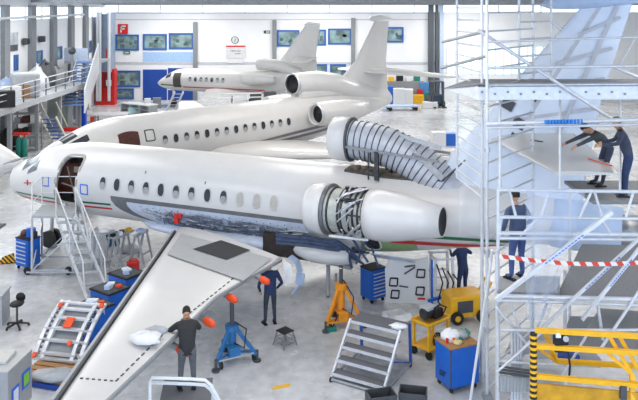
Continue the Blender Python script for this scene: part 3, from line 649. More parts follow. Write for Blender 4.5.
# ------------------------------------------------------------------ people
def person(label, loc, rz, J, top, legs, shoe='1c1b1c', cap=None, group=None, hair=HAIR, r=1.0, sleeves=True):
    """J: joint name -> local position (x right of the figure, y ahead, z up)"""
    root = thing('person', label, 'person', loc, rz, group)
    V = {k: Vector(v) for k, v in J.items()}
    names = []; pos = []; rad = []; mt = []; edges = []
    def add(n, p, rr, m=0): names.append(n); pos.append(Vector(p)); rad.append(rr); mt.append(m); return len(names)-1
    def link(a, b): edges.append((a, b))
    pel = add('pelvis', V['pelvis'], .155); ch0 = V['pelvis'].lerp(V['neck'], .45); ch1 = V['pelvis'].lerp(V['neck'], .8)
    w_ = add('waist', ch0, .145); c_ = add('chest', ch1, .165); nk = add('neck', V['neck'], .065); hd = add('head0', V['neck'].lerp(V['head'], .55), .07)
    link(pel, w_); link(w_, c_); link(c_, nk); link(nk, hd)
    bones = [('t', V['pelvis'], ch1, 1), ('t', ch1, V['neck'].lerp(ch1, .2), 1), ('n', V['neck'], V['head'], 0)]
    for s in 'lr':
        sh, el, wr = V['sh'+s], V['el'+s], V['wr'+s]
        a = add('s', sh, .075); b = add('e0', sh.lerp(el, .5), .062); c = add('e', el, .05); d = add('w', wr, .034)
        hv = (wr-el).normalized(); e = add('p', wr+hv*.07, .036); link(c_, a); link(a, b); link(b, c); link(c, d); link(d, e)
        bones += [('a', sh, el, 1), ('a', el, wr.lerp(el, .08), 1 if sleeves else 0), ('h', wr, wr+hv*.2, 0)]
        hp, kn, an = V['hp'+s], V['kn'+s], V['an'+s]; tv = V['to'+s]-an
        a = add('h', hp, .10); b = add('k0', hp.lerp(kn, .5), .085); c = add('k', kn, .065); d = add('c', kn.lerp(an, .4), .06); e = add('an', an, .045); f_ = add('to', an+tv, .04)
        link(pel, a); link(a, b); link(b, c); link(c, d); link(d, e); link(e, f_)
        bones += [('l', hp, kn, 2), ('l', kn, an.lerp(kn, .06), 2), ('f', an-Vector((0, 0, .06)), an+tv-Vector((0, 0, .03)), 3)]
    me = bpy.data.meshes.new('body'); me.from_pydata(pos, edges, []); ob = bpy.data.objects.new('body', me); COL.objects.link(ob)
    md = ob.modifiers.new('skin', 'SKIN'); md.use_smooth_shade = True
    for i, sv in enumerate(me.skin_vertices[0].data): sv.radius = (rad[i]*r, rad[i]*r); sv.use_root = (i == 0)
    sb = ob.modifiers.new('sub', 'SUBSURF'); sb.levels = 1; sb.render_levels = 1
    bpy.context.view_layer.update(); ev = ob.evaluated_get(bpy.context.evaluated_depsgraph_get()); m2 = bpy.data.meshes.new_from_object(ev)
    m = MB(); m.v = [tuple(v.co) for v in m2.vertices]; m.f = [tuple(p.vertices) for p in m2.polygons]; m.sm = [True]*len(m.f)
    bpy.data.objects.remove(ob)
    hdir = (V['head']-V['neck']).normalized(); fwd = Vector(J.get('face', (0, 1, 0))).normalized(); H0_ = V['head']
    # head with face and ears, fingers
    side = fwd.cross(hdir).normalized()
    def hpos(a, b, c): return H0_+side*a+fwd*b+hdir*c
    n = 14; secs = []
    for zz, rx, ry, off in ((-.125, .03, .03, .035), (-.11, .05, .055, .03), (-.06, .064, .08, .015), (0, .075, .096, 0), (.05, .076, .098, -.003), (.09, .06, .078, -.005), (.115, .03, .04, -.005)):
        secs.append([hpos(rx*math.cos(2*PI*k/n), off+ry*math.sin(2*PI*k/n), zz) for k in range(n)])
    m.loft(secs); m.loft([[hpos(x, .088+y, z) for x, y, z in ((-.012, 0, .02), (.012, 0, .02), (.018, 0, -.03), (-.018, 0, -.03))], [hpos(x, .118, z) for x, z in ((-.004, -.008), (.004, -.008), (.008, -.026), (-.008, -.026))]])
    m.tube([hpos(-.025, .086, -.06), hpos(.025, .086, -.06)], .008, 5)
    for sx in (-1, 1): m.ball(hpos(sx*.078, -.005, -.005), (.014, .022, .03), 8); m.ball(hpos(sx*.03, .088, .012), .009, 6)
    for s in 'lr':
        wr, el = V['wr'+s], V['el'+s]; hv = (wr-el).normalized(); sd = hv.cross(Vector((0, 0, 1)) if abs(hv.z) < .9 else Vector((0, 1, 0))).normalized(); dn = hv.cross(sd); dn = dn if dn.z < 0 else -dn
        base = wr+hv*.09
        for k, L in enumerate((.070, .08, .076, .058)):
            b = base+sd*(-.03+.02*k); m.tube([b, b+hv*L*.5+dn*.008, b+hv*L*.8+dn*.03, b+hv*L*.9+dn*.05], [.009, .009, .008, .006], 6)
        tb = wr+hv*.04-sd*.03; m.tube([tb, tb-sd*.03+hv*.03+dn*.01, tb-sd*.03+hv*.065+dn*.02], [.011, .01, .007], 6)
    o = m.build('body', [SKIN, top, legs, mat('work_shoe', shoe, .5)], root)
    def near(p):
        best, bm_ = 9, 0
        for _, a, b, k in bones:
            ab = b-a; t = max(0, min(1, (p-a).dot(ab)/max(1e-9, ab.length_squared))); d = (p-(a+ab*t)).length
            if _ == 't': d -= .09
            if _ == 'n': d -= .075
            if _ == 'l': d -= .03
            if d < best: best, bm_ = d, k
        return bm_
    o.data.polygons.foreach_set('material_index', [near(p.center) for p in o.data.polygons])
    hr = MB(); secs = []
    for zz, rx, ry, off in ((-.03, .079, .07, -.035), (.03, .084, .09, -.018), (.07, .080, .098, -.008), (.10, .066, .085, -.006), (.13, .03, .04, -.006)):
        secs.append([hpos(rx*math.cos(2*PI*k/n), off+ry*math.sin(2*PI*k/n), zz) for k in range(n)])
    hr.loft(secs).build('cap' if cap else 'hair', cap or hair, root)
    if cap: MB().loft([[hpos(.06*math.cos(PI*k/6), .07+.09*math.sin(PI*k/6), .045) for k in range(7)], [hpos(.06*math.cos(PI*k/6), .07+.09*math.sin(PI*k/6), .055) for k in range(7)]]).build('cap_peak', cap, root)
    sole = MB()
    for s in 'lr':
        an = V['an'+s]; t = V['to'+s]-an; t2 = Vector((t.x, t.y, 0)).normalized(); sole.box(an+t2*.05+Vector((0, 0, -.065)), (.09, .27, .03), m=Matrix.Rotation(math.atan2(-t2.x, t2.y), 3, 'Z'))
    sole.build('shoe_sole', BLACK, root)
    return root
def stand(lean=0.0, arm_l=(-.28, .10, .95), arm_r=(.28, .10, .95), stance=.12, bend=0.0):
    ph = .93-bend*.1; T = .50; py, pz = -lean*.25, ph
    neck = (0, py+T*math.sin(lean), pz+T*math.cos(lean)+.03); head = (0, neck[1]+.2*math.sin(lean*1.1), neck[2]+.2*math.cos(lean*1.1))
    sz = neck[2]-.06*math.cos(lean); sy = neck[1]-.06*math.sin(lean)
    J = dict(pelvis=(0, py, pz), neck=neck, head=head, face=(0, math.cos(lean*1.0), -math.sin(lean*1.0)))
    for s, sg, hnd in (('l', -1, arm_l), ('r', 1, arm_r)):
        sh = Vector((sg*.19, sy, sz)); wr = Vector(hnd); mid = (sh+wr)/2; d = (wr-sh).length; k = math.sqrt(max(0, .30**2-(d/2)**2)); el = mid+Vector((sg*.6, -.5, -.3)).normalized()*k
        J['sh'+s] = sh; J['el'+s] = el; J['wr'+s] = wr
        J['hp'+s] = (sg*.095, py, pz-.05); J['kn'+s] = (sg*stance, py*.5+.03+bend*.15, .49); J['an'+s] = (sg*stance*1.15, 0, .085); J['to'+s] = (sg*stance*1.35, .16, .045)
    return J
JBLK = mat('black_grey_jacket', '2b2b2e', .8, 0, .2); TGREY = mat('grey_work_trousers', '63656a', .8, 0, .2); NAVY = mat('navy_overall', '2b3c63', .8, 0, .25); DNAV = mat('dark_navy_jacket', '3a4256', .8, 0, .25)
p1 = W(187, 389, 1.0)
person('worker in black jacket and grey trousers leaning over the nearest wing', p1, math.radians(12), stand(.82, (-.36, .5, 1.05), (.12, .58, 1.05)), JBLK, TGREY)
pp_ = W(270, 324, 0)
person('worker in dark blue trousers standing behind the wing trailing edge', pp_, math.radians(20), stand(.1, (-.25, .12, .9), (.26, .15, .92)), NAVY, mat('slate_trousers', '3a414d', .8, 0, .2))
person('worker in navy overalls under the rear fuselage beside the yellow machine', W(462, 297, 0), math.radians(30), stand(.25, (-.2, .3, 1.35), (.22, .3, 1.3)), NAVY, NAVY)
# ------------------------------------------------------------------ equipment around the near jet
def wheel(m, c, r, wd, ax=(1, 0, 0)): c, ax = Vector(c), Vector(ax).normalized(); return m.cyl(c-ax*wd/2, c+ax*wd/2, r, n=14)
def cabinet(label, loc, rz, w_, d_, h_, nd, m=BLUE, top=BLACK, name='tool_cabinet', group=None, handles=True, dm=None):
    t = thing(name, label, 'tool cabinet', loc, rz, group)
    MB().bb((-w_/2, -d_/2, .12), (w_/2, d_/2, h_)).build('body', m, t, .012)
    MB().bb((-w_/2-.01, -d_/2-.01, h_), (w_/2+.01, d_/2+.01, h_+.03)).build('top_mat', top, t)
    for k in range(nd):
        z0 = .18+(h_-.24)*k/nd; z1 = .18+(h_-.24)*(k+1)/nd-.02
        d = MB().bb((-w_/2+.04, -d_/2-.02, z0), (w_/2-.04, -d_/2, z1)).build('drawer', dm or m, t, .006)
        MB().bb((-w_/2+.07, -d_/2-.045, z1-.035), (w_/2-.07, -d_/2-.02, z1-.01)).build('handle', ALUL, d)
    for sx in (-1, 1):
        for sy in (-1, 1):
            c = MB(); wheel(c, (sx*(w_/2-.07), sy*(d_/2-.07), .06), .06, .035); c.build('castor', BLACK, t)
    return t
def lump(name, label, cat, loc, m, r, n=9, seed=0, group=None):              # a crumpled cloth or bag
    rnd = random.Random(seed); b = MB(); b.ball((0, 0, 0), r, n); b.v = [(x*(1+.25*rnd.uniform(-1, 1)), y*(1+.25*rnd.uniform(-1, 1)), max(-r[2]*.4, z*(1+.3*rnd.uniform(-1, 1)))+r[2]*.4) for x, y, z in b.v]
    o = b.build(name, m); o.location = loc; return tag(o, label, cat, group)
def boxthing(name, label, cat, loc, dim, m, rz=0, bevel=.01, group=None):
    o = MB().bb((-dim[0]/2, -dim[1]/2, 0), (dim[0]/2, dim[1]/2, dim[2])).build(name, m, None, bevel); o.location = loc; o.rotation_euler = (0, 0, rz); return tag(o, label, cat, group)
# left blue tool cabinet and what lies on it
L1 = W(28, 268); cabinet('blue drawer cabinet on castors left of the mobile stair, clutter on top', L1, -.55, .62, .5, 1.02, 6)
o = MB().ball((0, 0, .09), (.14, .16, .13), 12).bb((-.17, -.2, 0), (.17, .2, .03)).build('helmet', mat('dark_red_brown', '55302c', .4)); o.location = L1+Vector((-.15, .1, 1.05)); tag(o, 'dark helmet on the blue drawer cabinet by the nose', 'helmet')
boxthing('tool_case', 'blue case standing on the drawer cabinet by the nose', 'case', L1+Vector((.1, .0, 1.05)), (.3, .2, .28), BLUE, .3)
boxthing('tool_bag', 'black bag on the right of the drawer cabinet by the nose', 'bag', L1+Vector((.27, -.1, 1.05)), (.16, .2, .2), BLACK, .3, .04)
s_ = thing('wet_floor_board', 'small yellow and black hazard board on the floor at left edge', 'sign', W(6, 264), .3)
MB().prism([(-.3, 0, 0), (.3, 0, .0), (.25, 0, .35), (-.1, 0, .25)], (0, .03, 0)).build('panel', striped('hazard_stripes', 'f0b516', '1a1a1a', 3.0, 'X', .7), s_); MB().bb((-.3, .0, 0), (.3, .2, .03)).build('foot', BLACK, s_)
# mobile stair by the door
ms = thing('mobile_stair', 'aluminium mobile stair with handrails rolled up to the open cabin door', 'stairs', W(50, 276))
lo_ = ms.location.copy()
def mloc(px, py, z): return W(px, py, z)-lo_
P0, P1, P2, P3 = mloc(32, 218, 1.85), mloc(73, 218, 1.85), mloc(78, 207, 1.85), mloc(42, 207, 1.85)
MB().prism([P0, P1, P2, P3], (0, 0, .07)).build('platform', MGREY, ms)
for p in (P0, P1, P2, P3):
    MB().bar((p.x, p.y, .12), p, .06).build('post', ALU, ms)
base = MB()
for a, b in ((P0, P1), (P1, P2), (P2, P3), (P3, P0)): base.bar((a.x, a.y, .14), (b.x, b.y, .14), .07)
base.bar((P0.x-.15, P0.y-.08, .11), (P1.x+.1, P1.y-.08, .11), .05).build('base_frame', ALU, ms)
for a, b, z0, z1 in ((P0, P1, .14, 1.85), (P3, P2, .14, 1.85), (P0, P3, .14, 1.85)): MB().bar((a.x, a.y, z0), (b.x, b.y, z1-.5), .04).build('brace', ALU, ms)
for p in (P0, P1, P3): c = MB(); wheel(c, (p.x-.15, p.y, .13), .13, .06, (.3, 1, 0)); c.build('wheel', BLACK, ms)
S0 = P1+Vector((.1, -.02, .05)); S1 = P1+Vector((-.55, -.02, .05)); B0, B1 = mloc(110, 297, 0), mloc(88, 301, 0)
for a, b in ((S0, B0), (S1, B1)): MB().bar(a, b, .05, .12).build('stringer', ALUL, ms)
for k in range(8):
    u = (k+.6)/8; a, b = S0.lerp(B0, u), S1.lerp(B1, u); MB().bar(a, b, .2, .04).build('tread', MGREY, ms)
for a, b in ((S0, B0), (S1, B1)):
    q = MB(); q.tube([a+Vector((0, 0, .95)), a.lerp(b, .85)+Vector((0, 0, .8)), a.lerp(b, .9)+Vector((0, 0, .1))], .022, 6); 
    for u in (0, .45): q.tube([a.lerp(b, u), a.lerp(b, u)+Vector((0, 0, .93-.1*u))], .018, 6)
    q.build('handrail', OFFW, ms)
q = MB()
for a, b in ((P0, P3), (P0, P1), (P3, P2)):
    if a is P0 and b is P1: continue
    q.tube([a, a+Vector((0, 0, 1.05)), b+Vector((0, 0, 1.05)), b], .022, 6).tube([a+Vector((0, 0, .5)), b+Vector((0, 0, .5))], .016, 6)
q.build('guard_rail', OFFW, ms)
# trestles right of the stair
def trestle(label, loc, rz, h_=.95, m=MGREY):
    t = thing('trestle', label, 'trestle', loc, rz, 'grey trestles under the stripped belly')
    for sx in (-.3, .3):
        for sy in (-1, 1): MB().bar((sx, sy*.28, 0), (sx, sy*.05, h_), .06).build('leg', m, t)
    MB().bar((-.42, 0, h_), (.42, 0, h_), .12, .08).build('top_beam', m, t); MB().bar((-.3, .2, .3), (.3, .2, .3), .04).bar((-.3, -.2, .3), (.3, -.2, .3), .04).build('stretcher', m, t); return t
trestle('grey trestle left of the red can, rags over its top', W(121, 264), 1.2); trestle('grey trestle right of the red can, nearest the wing root', W(141, 261), 1.3)
trestle('grey trestle close beside the mobile stair foot', W(104, 268), 1.0, 1.15, ALUL)
lump('rag', 'pale rag on the trestle close beside the mobile stair', 'rag', W(104, 268)+Vector((0, 0, 1.19)), CLOTH, (.22, .18, .1), 9, 1)
lump('rag', 'bluish rag on the trestle nearest the wing root', 'rag', W(141, 261)+Vector((0, 0, .98)), LBLUE, (.18, .16, .1), 9, 2)
tb = thing('tool_tray', 'grey tray of hand tools on the trestles below the belly', 'tray', W(121, 264)+Vector((0, 0, 1.0)), 1.2); MB().bb((-.5, -.2, 0), (.5, .2, .04)).build('tray', MGREY, tb)
for k in range(4): MB().box((-.36+k*.24, (-1)**k*.06, .08), (.16, .12, .08+.04*(k % 2)), rz=k).build('hand_tool', (BLACK, OFFW, DGREY, YEL)[k], tb)
cn_ = thing('fuel_can', 'red can on the floor between the two grey trestles', 'can', W(133, 270), .3); MB().bb((-.2, -.12, 0), (.2, .12, .3)).build('body', RED, cn_, .04); MB().tube([(-.12, 0, .3), (-.1, 0, .37), (.1, 0, .37), (.12, 0, .3)], .02, 6).build('handle', RED, cn_)
gb_ = thing('parts_bin', 'grey bin in front of the red can', 'bin', W(125, 279), .2); MB().bb((-.28, -.2, 0), (.28, .2, .26)).build('body', mat('slate_bin', '70757e', .5), gb_, .02); MB().bb((-.24, -.16, .26), (.24, .16, .275)).build('contents', DGREY, gb_)
lump('bag', 'small black bag on the floor right of the grey bin', 'bag', W(133, 283), BLACK, (.2, .16, .15), 10, 3)
boxthing('crate', 'dark teal crate on the floor under the fuselage', 'crate', W(112, 245), (.55, .4, .45), mat('dark_teal', '1e5a78', .5), .2)
lump('draped_cover', 'pale draped cover standing between the mobile stair and the trestles', 'cover', W(98, 262), OFFW, (.36, .3, .75), 10, 31)
lump('cloth_heap', 'light grey cloth heap on the floor behind the trestles', 'cloth', W(129, 252), MGREY, (.4, .3, .2), 10, 33)
# row of blue bins left of the wing
BINS = ((93, 341, 'blue bin nearest the camera in the row left of the wing'), (110, 322, 'middle blue bin in the row left of the wing'), (127, 305, 'blue bin farthest back in the row left of the wing'))
for i, (px, py, lb_) in enumerate(BINS):
    t = thing('wheeled_bin', lb_, 'bin', W(px, py), -.62, 'blue wheeled bins beside the wing')
    MB().bb((-.4, -.36, .08), (.4, .36, .92)).build('body', BLUE, t, .02); MB().bb((-.42, -.38, .92), (.42, .38, .96)).build('rim', BLACK, t); MB().bb((-.36, -.32, .955), (.36, .32, .965)).build('foam_insert', DGREY, t)
    for sx in (-.33, .33):
        for sy in (-.29, .29): c = MB(); wheel(c, (sx, sy, .05), .05, .03); c.build('castor', BLACK, t)
    b = t.location+Vector((0, 0, .97)); R_ = Matrix.Rotation(-.62, 3, 'Z')
    its = (('white tray of parts', OFFW, (.3, .2, .06), (-.14, .08)), ('orange case', ORANGE, (.16, .1, .07), (.2, .14)), ('pale blue cloth bundle', LBLUE, (.2, .16, .12), (.1, -.12)))
    for k in range(3):
        nm, m_, dm_, of = its[(k+i) % 3]
        if k == 2 and i == 2: continue
        boxthing(nm.split()[-1] if 'tray' not in nm else 'parts_tray', '%s lying on the %s' % (nm, lb_.replace(' in the row left of the wing', '')), nm.split()[-1], b+R_@Vector((of[0]*(1-.2*k), of[1], 0)), dm_, m_, .3*k+i, .01)
# slatted access panel on a pallet
pa = thing('pallet', 'low wooden pallet under the grey slatted frame', 'pallet', W(63, 372), -.28)
for k in range(7): MB().bb((-.75, -.75+k*.22, .12), (.75, -.58+k*.22, .145)).build('deck_board', WOOD, pa)
for k in range(3): MB().bb((-.7+k*.62, -.75, 0), (-.58+k*.62, .75, .12)).build('bearer', WOOD, pa)
MB().bb((-.78, -.82, .02), (.78, -.77, .12)).build('blue_edge', NAVYBLUE, pa)
lump('plastic_wrap', 'crumpled grey wrap on the pallet below the slatted frame', 'wrap', W(55, 377, .15), MGREY, (.5, .3, .12), 12, 5)
fp = thing('slatted_frame', 'grey slatted metal frame with orange pads leaning on the pallet', 'frame', W(58, 360, .17), -.20)
Rf = Matrix.Rotation(.62, 3, 'X')
def fpp(x, y, z=0): v = Rf@Vector((x, y, 0)); n_ = Rf@Vector((0, 0, 1)); return v+n_*(z-.12*((y-.75)/.75)**2+.14)
for x in (-.62, -.42, .36, .58): q = MB(); [q.bar(fpp(x, -.05+k*.16), fpp(x, .11+k*.16), .09, .06) for k in range(10)]; q.build('side_rail', ALUL, fp)
for y in (0, .12, .42, .72, 1.02, 1.3, 1.5): MB().bar(fpp(-.66, y), fpp(.62, y), .11, .05).build('crossbar', ALUL, fp)
for k in range(11): MB().bar(fpp(-.52, .06+k*.13, .04), fpp(-.52, .12+k*.13, .04), .05, .03).build('slot', DGREY, fp); MB().bar(fpp(.47, .06+k*.13, .04), fpp(.47, .12+k*.13, .04), .05, .03).build('slot', DGREY, fp)
for x, y, a in ((-.05, .86, .22), (-.55, 1.35, .1), (.55, 1.45, .1), (.2, .35, .1), (-.62, .02, .1)): MB().box(fpp(x, y, .06), (a, a*1.2, .04), m=Rf).build('orange_pad', ORANGE, fp)
MB().prism([fpp(-.4, .15, -.02), fpp(.36, .15, -.02), fpp(.36, 1.45, -.02), fpp(-.4, 1.45, -.02)], (0, 0, -.02)).build('back_sheet', GREY, fp)
[MB().bar(fpp(x, 1.5), fpp(x, 1.5)+Vector((0, .55, -1.0)), .05).build('support_leg', ALUL, fp) for x in (-.55, .5)]
# saddle stool at left
so = thing('saddle_stool', 'black swivel stool with star base at the left edge', 'stool', W(17, 327))
for k in range(5):
    a = k*2*PI/5+.3; l = MB().bar((0, 0, .12), (.3*math.cos(a), .3*math.sin(a), .07), .05, .035).build('leg', BLACK, so); MB().ball((.3*math.cos(a), .3*math.sin(a), .035), .035, 8).build('castor', BLACK, l)
MB().cyl((0, 0, .1), (0, 0, .6), .03).build('column', DGREY, so); sd_ = MB(); sd_.ball((0, 0, .64), (.19, .24, .07), 12); sd_.ball((.02, .2, .74), (.14, .06, .13), 10); sd_.build('seat', BLACK, so)
wb = thing('workbench', 'edge of a grey bench behind the black swivel stool', 'bench', W(-12, 322), .1); MB().bb((-.5, -.4, .8), (.5, .4, .85)).build('worktop', MGREY, wb)
for sx in (-.45, .45): MB().bb((sx-.03, -.35, 0), (sx+.03, .35, .8)).build('leg', MGREY, wb)
# corner cabinet lower left
gc = thing('storage_cabinet', 'grey metal cabinet in the lower left corner with two framed cards', 'cabinet', W(4, 424), .0)
c0 = gc.location.copy(); zt = 1.05
A = W(8, 373, zt)-c0; Bc = W(32, 350, zt)-c0; Cc = W(-26, 348, zt)-c0; Dc = W(-42, 372, zt)-c0
MB().prism([Vector((p.x, p.y, 0)) for p in (A, Bc, Cc, Dc)], (0, 0, zt)).build('body', mat('cabinet_grey', 'a4a5a6', .45, .1, .08), gc, .01)
MB().prism([Vector((p.x, p.y, zt))*1.0 for p in (A, Bc, Cc, Dc)], (0, 0, .03)).build('top', mat('cabinet_top', 'bcbdbd', .5), gc)
e = (Bc-A); e.z = 0; el_ = e.length; e.normalize(); nn = Vector((e.y, -e.x, 0))
def card(u0, u1, z0, z1, inner):
    def q(u, z, o): v = A+e*u*el_+nn*o; return Vector((v.x, v.y, z))
    o = MB().prism([q(u0, z0, .012), q(u1, z0, .012), q(u1, z1, .012), q(u0, z1, .012)], nn*.01).build('card_frame', TAPE, gc)
    d = .16*(u1-u0); MB().prism([q(u0+d, z0+.05, .022), q(u1-d, z0+.05, .022), q(u1-d, z1-.05, .022), q(u0+d, z1-.05, .022)], nn*.005).build('card', inner, o)
card(.14, .42, .22, .62, OFFW); card(.56, .88, .38, .74, mat('green_card', '86c832', .6))
bx_ = MB().bb((-.45, -.28, 0), (.45, .28, .06)).build('cardboard_sheet', mat('pale_card', 'c9c8c4', .7)); bx_.location = c0+(A+Cc)/2+Vector((0, 0, .04)); tag(bx_, 'pale sheet lying on the grey corner cabinet', 'sheet')
# tripod jacks
def jack(label, loc, rz, m, hb_, ht, sp):
    t = thing('tripod_jack', label, 'aircraft jack', loc, rz)
    MB().cyl((0, 0, .12), (0, 0, hb_*.85), .11, .10, 14).build('cylinder', m, t); MB().cyl((0, 0, hb_*.85), (0, 0, ht), .055, n=12).build('ram', DGREY, t); MB().cyl((0, 0, ht-.06), (0, 0, ht), .08, .03, 12).build('jack_head', STEEL, t)
    MB().cyl((0, 0, hb_*.8), (0, 0, hb_*.92), .17, n=14).build('collar', m, t)
    ft = [Vector((sp*math.cos(a), sp*math.sin(a), 0)) for a in (PI/2, PI/2+2*PI/3, PI/2+4*PI/3)]
    for p in ft:
        l = MB().bar(p*.96+Vector((0, 0, .18)), p*.12+Vector((0, 0, hb_*.86)), .08, .08).build('leg', m, t)
        MB().bar(p*.9+Vector((0, 0, .25)), Vector((0, 0, .22)), .045).build('leg_strut', m, l)
        MB().cyl(p+Vector((0, 0, 0)), p+Vector((0, 0, .05)), .10, n=12).cyl(p+Vector((0, 0, .05)), p+Vector((0, 0, .28)), .04, n=8).build('foot_pad', DGREY, l)
        c = MB(); wheel(c, p*.8+Vector((.05, 0, .09)), .09, .05); c.build('wheel', BLACK, l)
    for a, b in zip(ft, ft[1:]+ft[:1]): MB().bar(a*.93+Vector((0, 0, .22)), b*.93+Vector((0, 0, .22)), .035).build('tie_bar', ALU if m is BLUE_J else m, t)
    MB().bb((-.16, -.3, .2), (.12, -.1, .45)).build('hydraulic_tank', m, t, .02); MB().tube([(0, -.12, .5), (.2, -.3, .4), (.3, -.2, .8), (.05, -.05, hb_)], .018, 6).build('hose', BLACK, t)
    return t
BLUE_J = mat('jack_blue', '2a6fa8', .45, 0, .12)
jack('blue tripod jack holding up the nearest wing', W(232, 361), .5, BLUE_J, .98, 1.55, .62)
jack('orange tripod jack under the belly beside the blue drawer cabinet', W(341, 325), .3, JACKO, 1.25, 1.62, .62)
tp_ = thing('tail_prop', 'slim grey prop standing under the belly left of the orange jack', 'prop', W(336, 312)); MB().cyl((0, 0, .03), (0, 0, 1.1), .035).build('tube', GREY, tp_); MB().cyl((0, 0, 0), (0, 0, .03), .16, n=14).build('base', DGREY, tp_)
tc_ = thing('hydraulic_hand_pump', 'small green hand pump at the foot of the orange jack', 'pump', W(331, 331), .4); MB().bb((-.14, -.08, 0), (.14, .08, .12)).build('body', TEAL, tc_, .02); MB().cyl((.05, 0, .1), (.22, 0, .42), .018).build('lever', BLACK, tc_)
# black stool
sl_ = thing('step_stool', 'small stool with black square seat on the open floor', 'stool', W(285, 345), .75)
MB().bb((-.17, -.17, .36), (.17, .17, .39)).build('seat', BLACK, sl_, .01)
for sx in (-1, 1):
    for sy in (-1, 1): MB().bar((sx*.22, sy*.22, 0), (sx*.14, sy*.14, .36), .025).build('leg', STEEL, sl_)
q = MB()
for z, r_ in ((.1, .2), (.22, .175)):
    c = [(-r_, -r_, z), (r_, -r_, z), (r_, r_, z), (-r_, r_, z)]
    for a, b in zip(c, c[1:]+c[:1]): q.bar(a, b, .016)
q.build('brace_ring', STEEL, sl_)
ym = MB().prism([W(272, 390)+Vector((0, 0, .001)), W(274, 386.5)+Vector((0, 0, .001)), W(291, 383)+Vector((0, 0, .001)), W(289, 387)+Vector((0, 0, .001))], (0, 0, .003)).build('floor_marking', YEL); tag(ym, 'yellow painted mark on the floor near the bottom edge', 'floor marking')
# wide steps
sp_ = W(356, 389.5); th_ = rotd(W(330, 382), W(382, 397))
ws = thing('step_platform', 'wide five-step grey platform stairs with blue side legs', 'stairs', sp_, th_)
Wd = .66
for k in range(5):
    y0 = .05+k*.235; z = .20+k*.22; d = .26 if k < 4 else .58
    tr = MB().bb((-Wd, y0, z-.03), (Wd, y0+d, z)).build('tread', mat('grating', '737479', .6, .2, .3, 60), ws); MB().bb((-Wd, y0-.015, z-.06), (Wd, y0+.01, z+.005)).build('nosing', ALUL, tr)
for sx in (-1, 1):
    MB().bar((sx*Wd, 0, .03), (sx*Wd, 1.02, 1.10), .05, .08).build('stringer', ALUL, ws)
    MB().bar((sx*Wd, 1.56, 1.06), (sx*Wd, 1.62, .08), .06).build('rear_leg', mat('blue_anodised', '3c63b8', .4, .3), ws)
    MB().bar((sx*Wd, .1, .1), (sx*Wd, 1.6, .1), .05).build('base_rail', ALU, ws); MB().bar((sx*Wd, .55, .55), (sx*Wd, 1.58, .12), .035).build('brace', mat('blue_anodised', '3c63b8', .4, .3), ws)
    for y in (.02, 1.6): c = MB(); wheel(c, (sx*Wd, y, .06), .06, .04); c.build('castor', BLACK, ws)
[MB().bar((-Wd, y, z), (Wd, y, z), .05).build('cross_rail', ALU, ws) for y, z in ((1.6, .1), (.05, .06))]
lump('rag', 'white cloth on the top of the wide five-step platform', 'rag', W(399, 327, 1.08), CLOTH, (.22, .16, .06), 10, 8)
# blue drawer cabinet by the jack
cabinet('blue drawer cabinet under the engine beside the orange jack', W(373, 300), .62, .56, .52, .98, 7)
# white panel rack with black squares
rk = thing('access_panel', 'white aircraft panel with black outlined squares standing upright', 'panel', W(408, 312), -.1)
MB().prism([(-.62, 0, .25), (.52, 0, .25), (.62, 0, .45), (.58, 0, 1.58), (.2, 0, 1.5), (-.55, 0, 1.48), (-.66, 0, 1.2)], (0, .05, 0)).build('sheet', WHITE, rk)
for x, z in ((-.42, .85), (.35, 1.12), (.33, .62), (-.38, .5)):
    q = MB(); a = .11
    for p, r_ in (((x-a, -.02, z-a), (x+a, -.02, z-a)), ((x+a, -.02, z-a), (x+a+.02, -.02, z+a)), ((x+a+.02, -.02, z+a), (x-a+.03, -.02, z+a)), ((x-a+.03, -.02, z+a), (x-a, -.02, z-a))): q.bar(p, r_, .035, .035)
    q.build('square_opening_trim', BLACK, rk)
for p, r_ in (((-.1, -.03, 1.1), (.2, -.03, 1.3)), ((-.1, -.03, 1.3), (.2, -.03, 1.35)), ((-.25, -.03, .75), (0, -.03, .72))): MB().bar(p, r_, .05, .03).build('black_mark', DGREY, rk)
MB().box((.38, -.015, .4), (.22, .02, .05)).build('red_mark', RED, rk)
for sx in (-.5, .5): MB().bar((sx, .02, 0), (sx, .02, .3), .05).bar((sx, -.25, .03), (sx, .3, .03), .05).build('stand', ALUL, rk)
MB().bar((.68, .05, .1), (.68, .05, 1.5), .06).build('blue_post', BLUE, rk)
ob_ = thing('open_carton', 'white open carton on the floor in front of the white panel', 'carton', W(395, 322), .4)
MB().bb((-.3, -.22, 0), (.3, .22, .03)).build('base', OFFW, ob_)
for a, b in (((-.3, -.22, 0), (.3, -.2, .25)), ((-.3, .2, 0), (.3, .22, .25)), ((-.3, -.22, 0), (-.28, .22, .25)), ((.28, -.22, 0), (.3, .22, .25))): MB().bb(a, b).build('side', OFFW, ob_)
MB().box((.1, -.33, .22), (.5, .22, .02), m=Matrix.Rotation(.5, 3, 'X')).build('flap', OFFW, ob_)
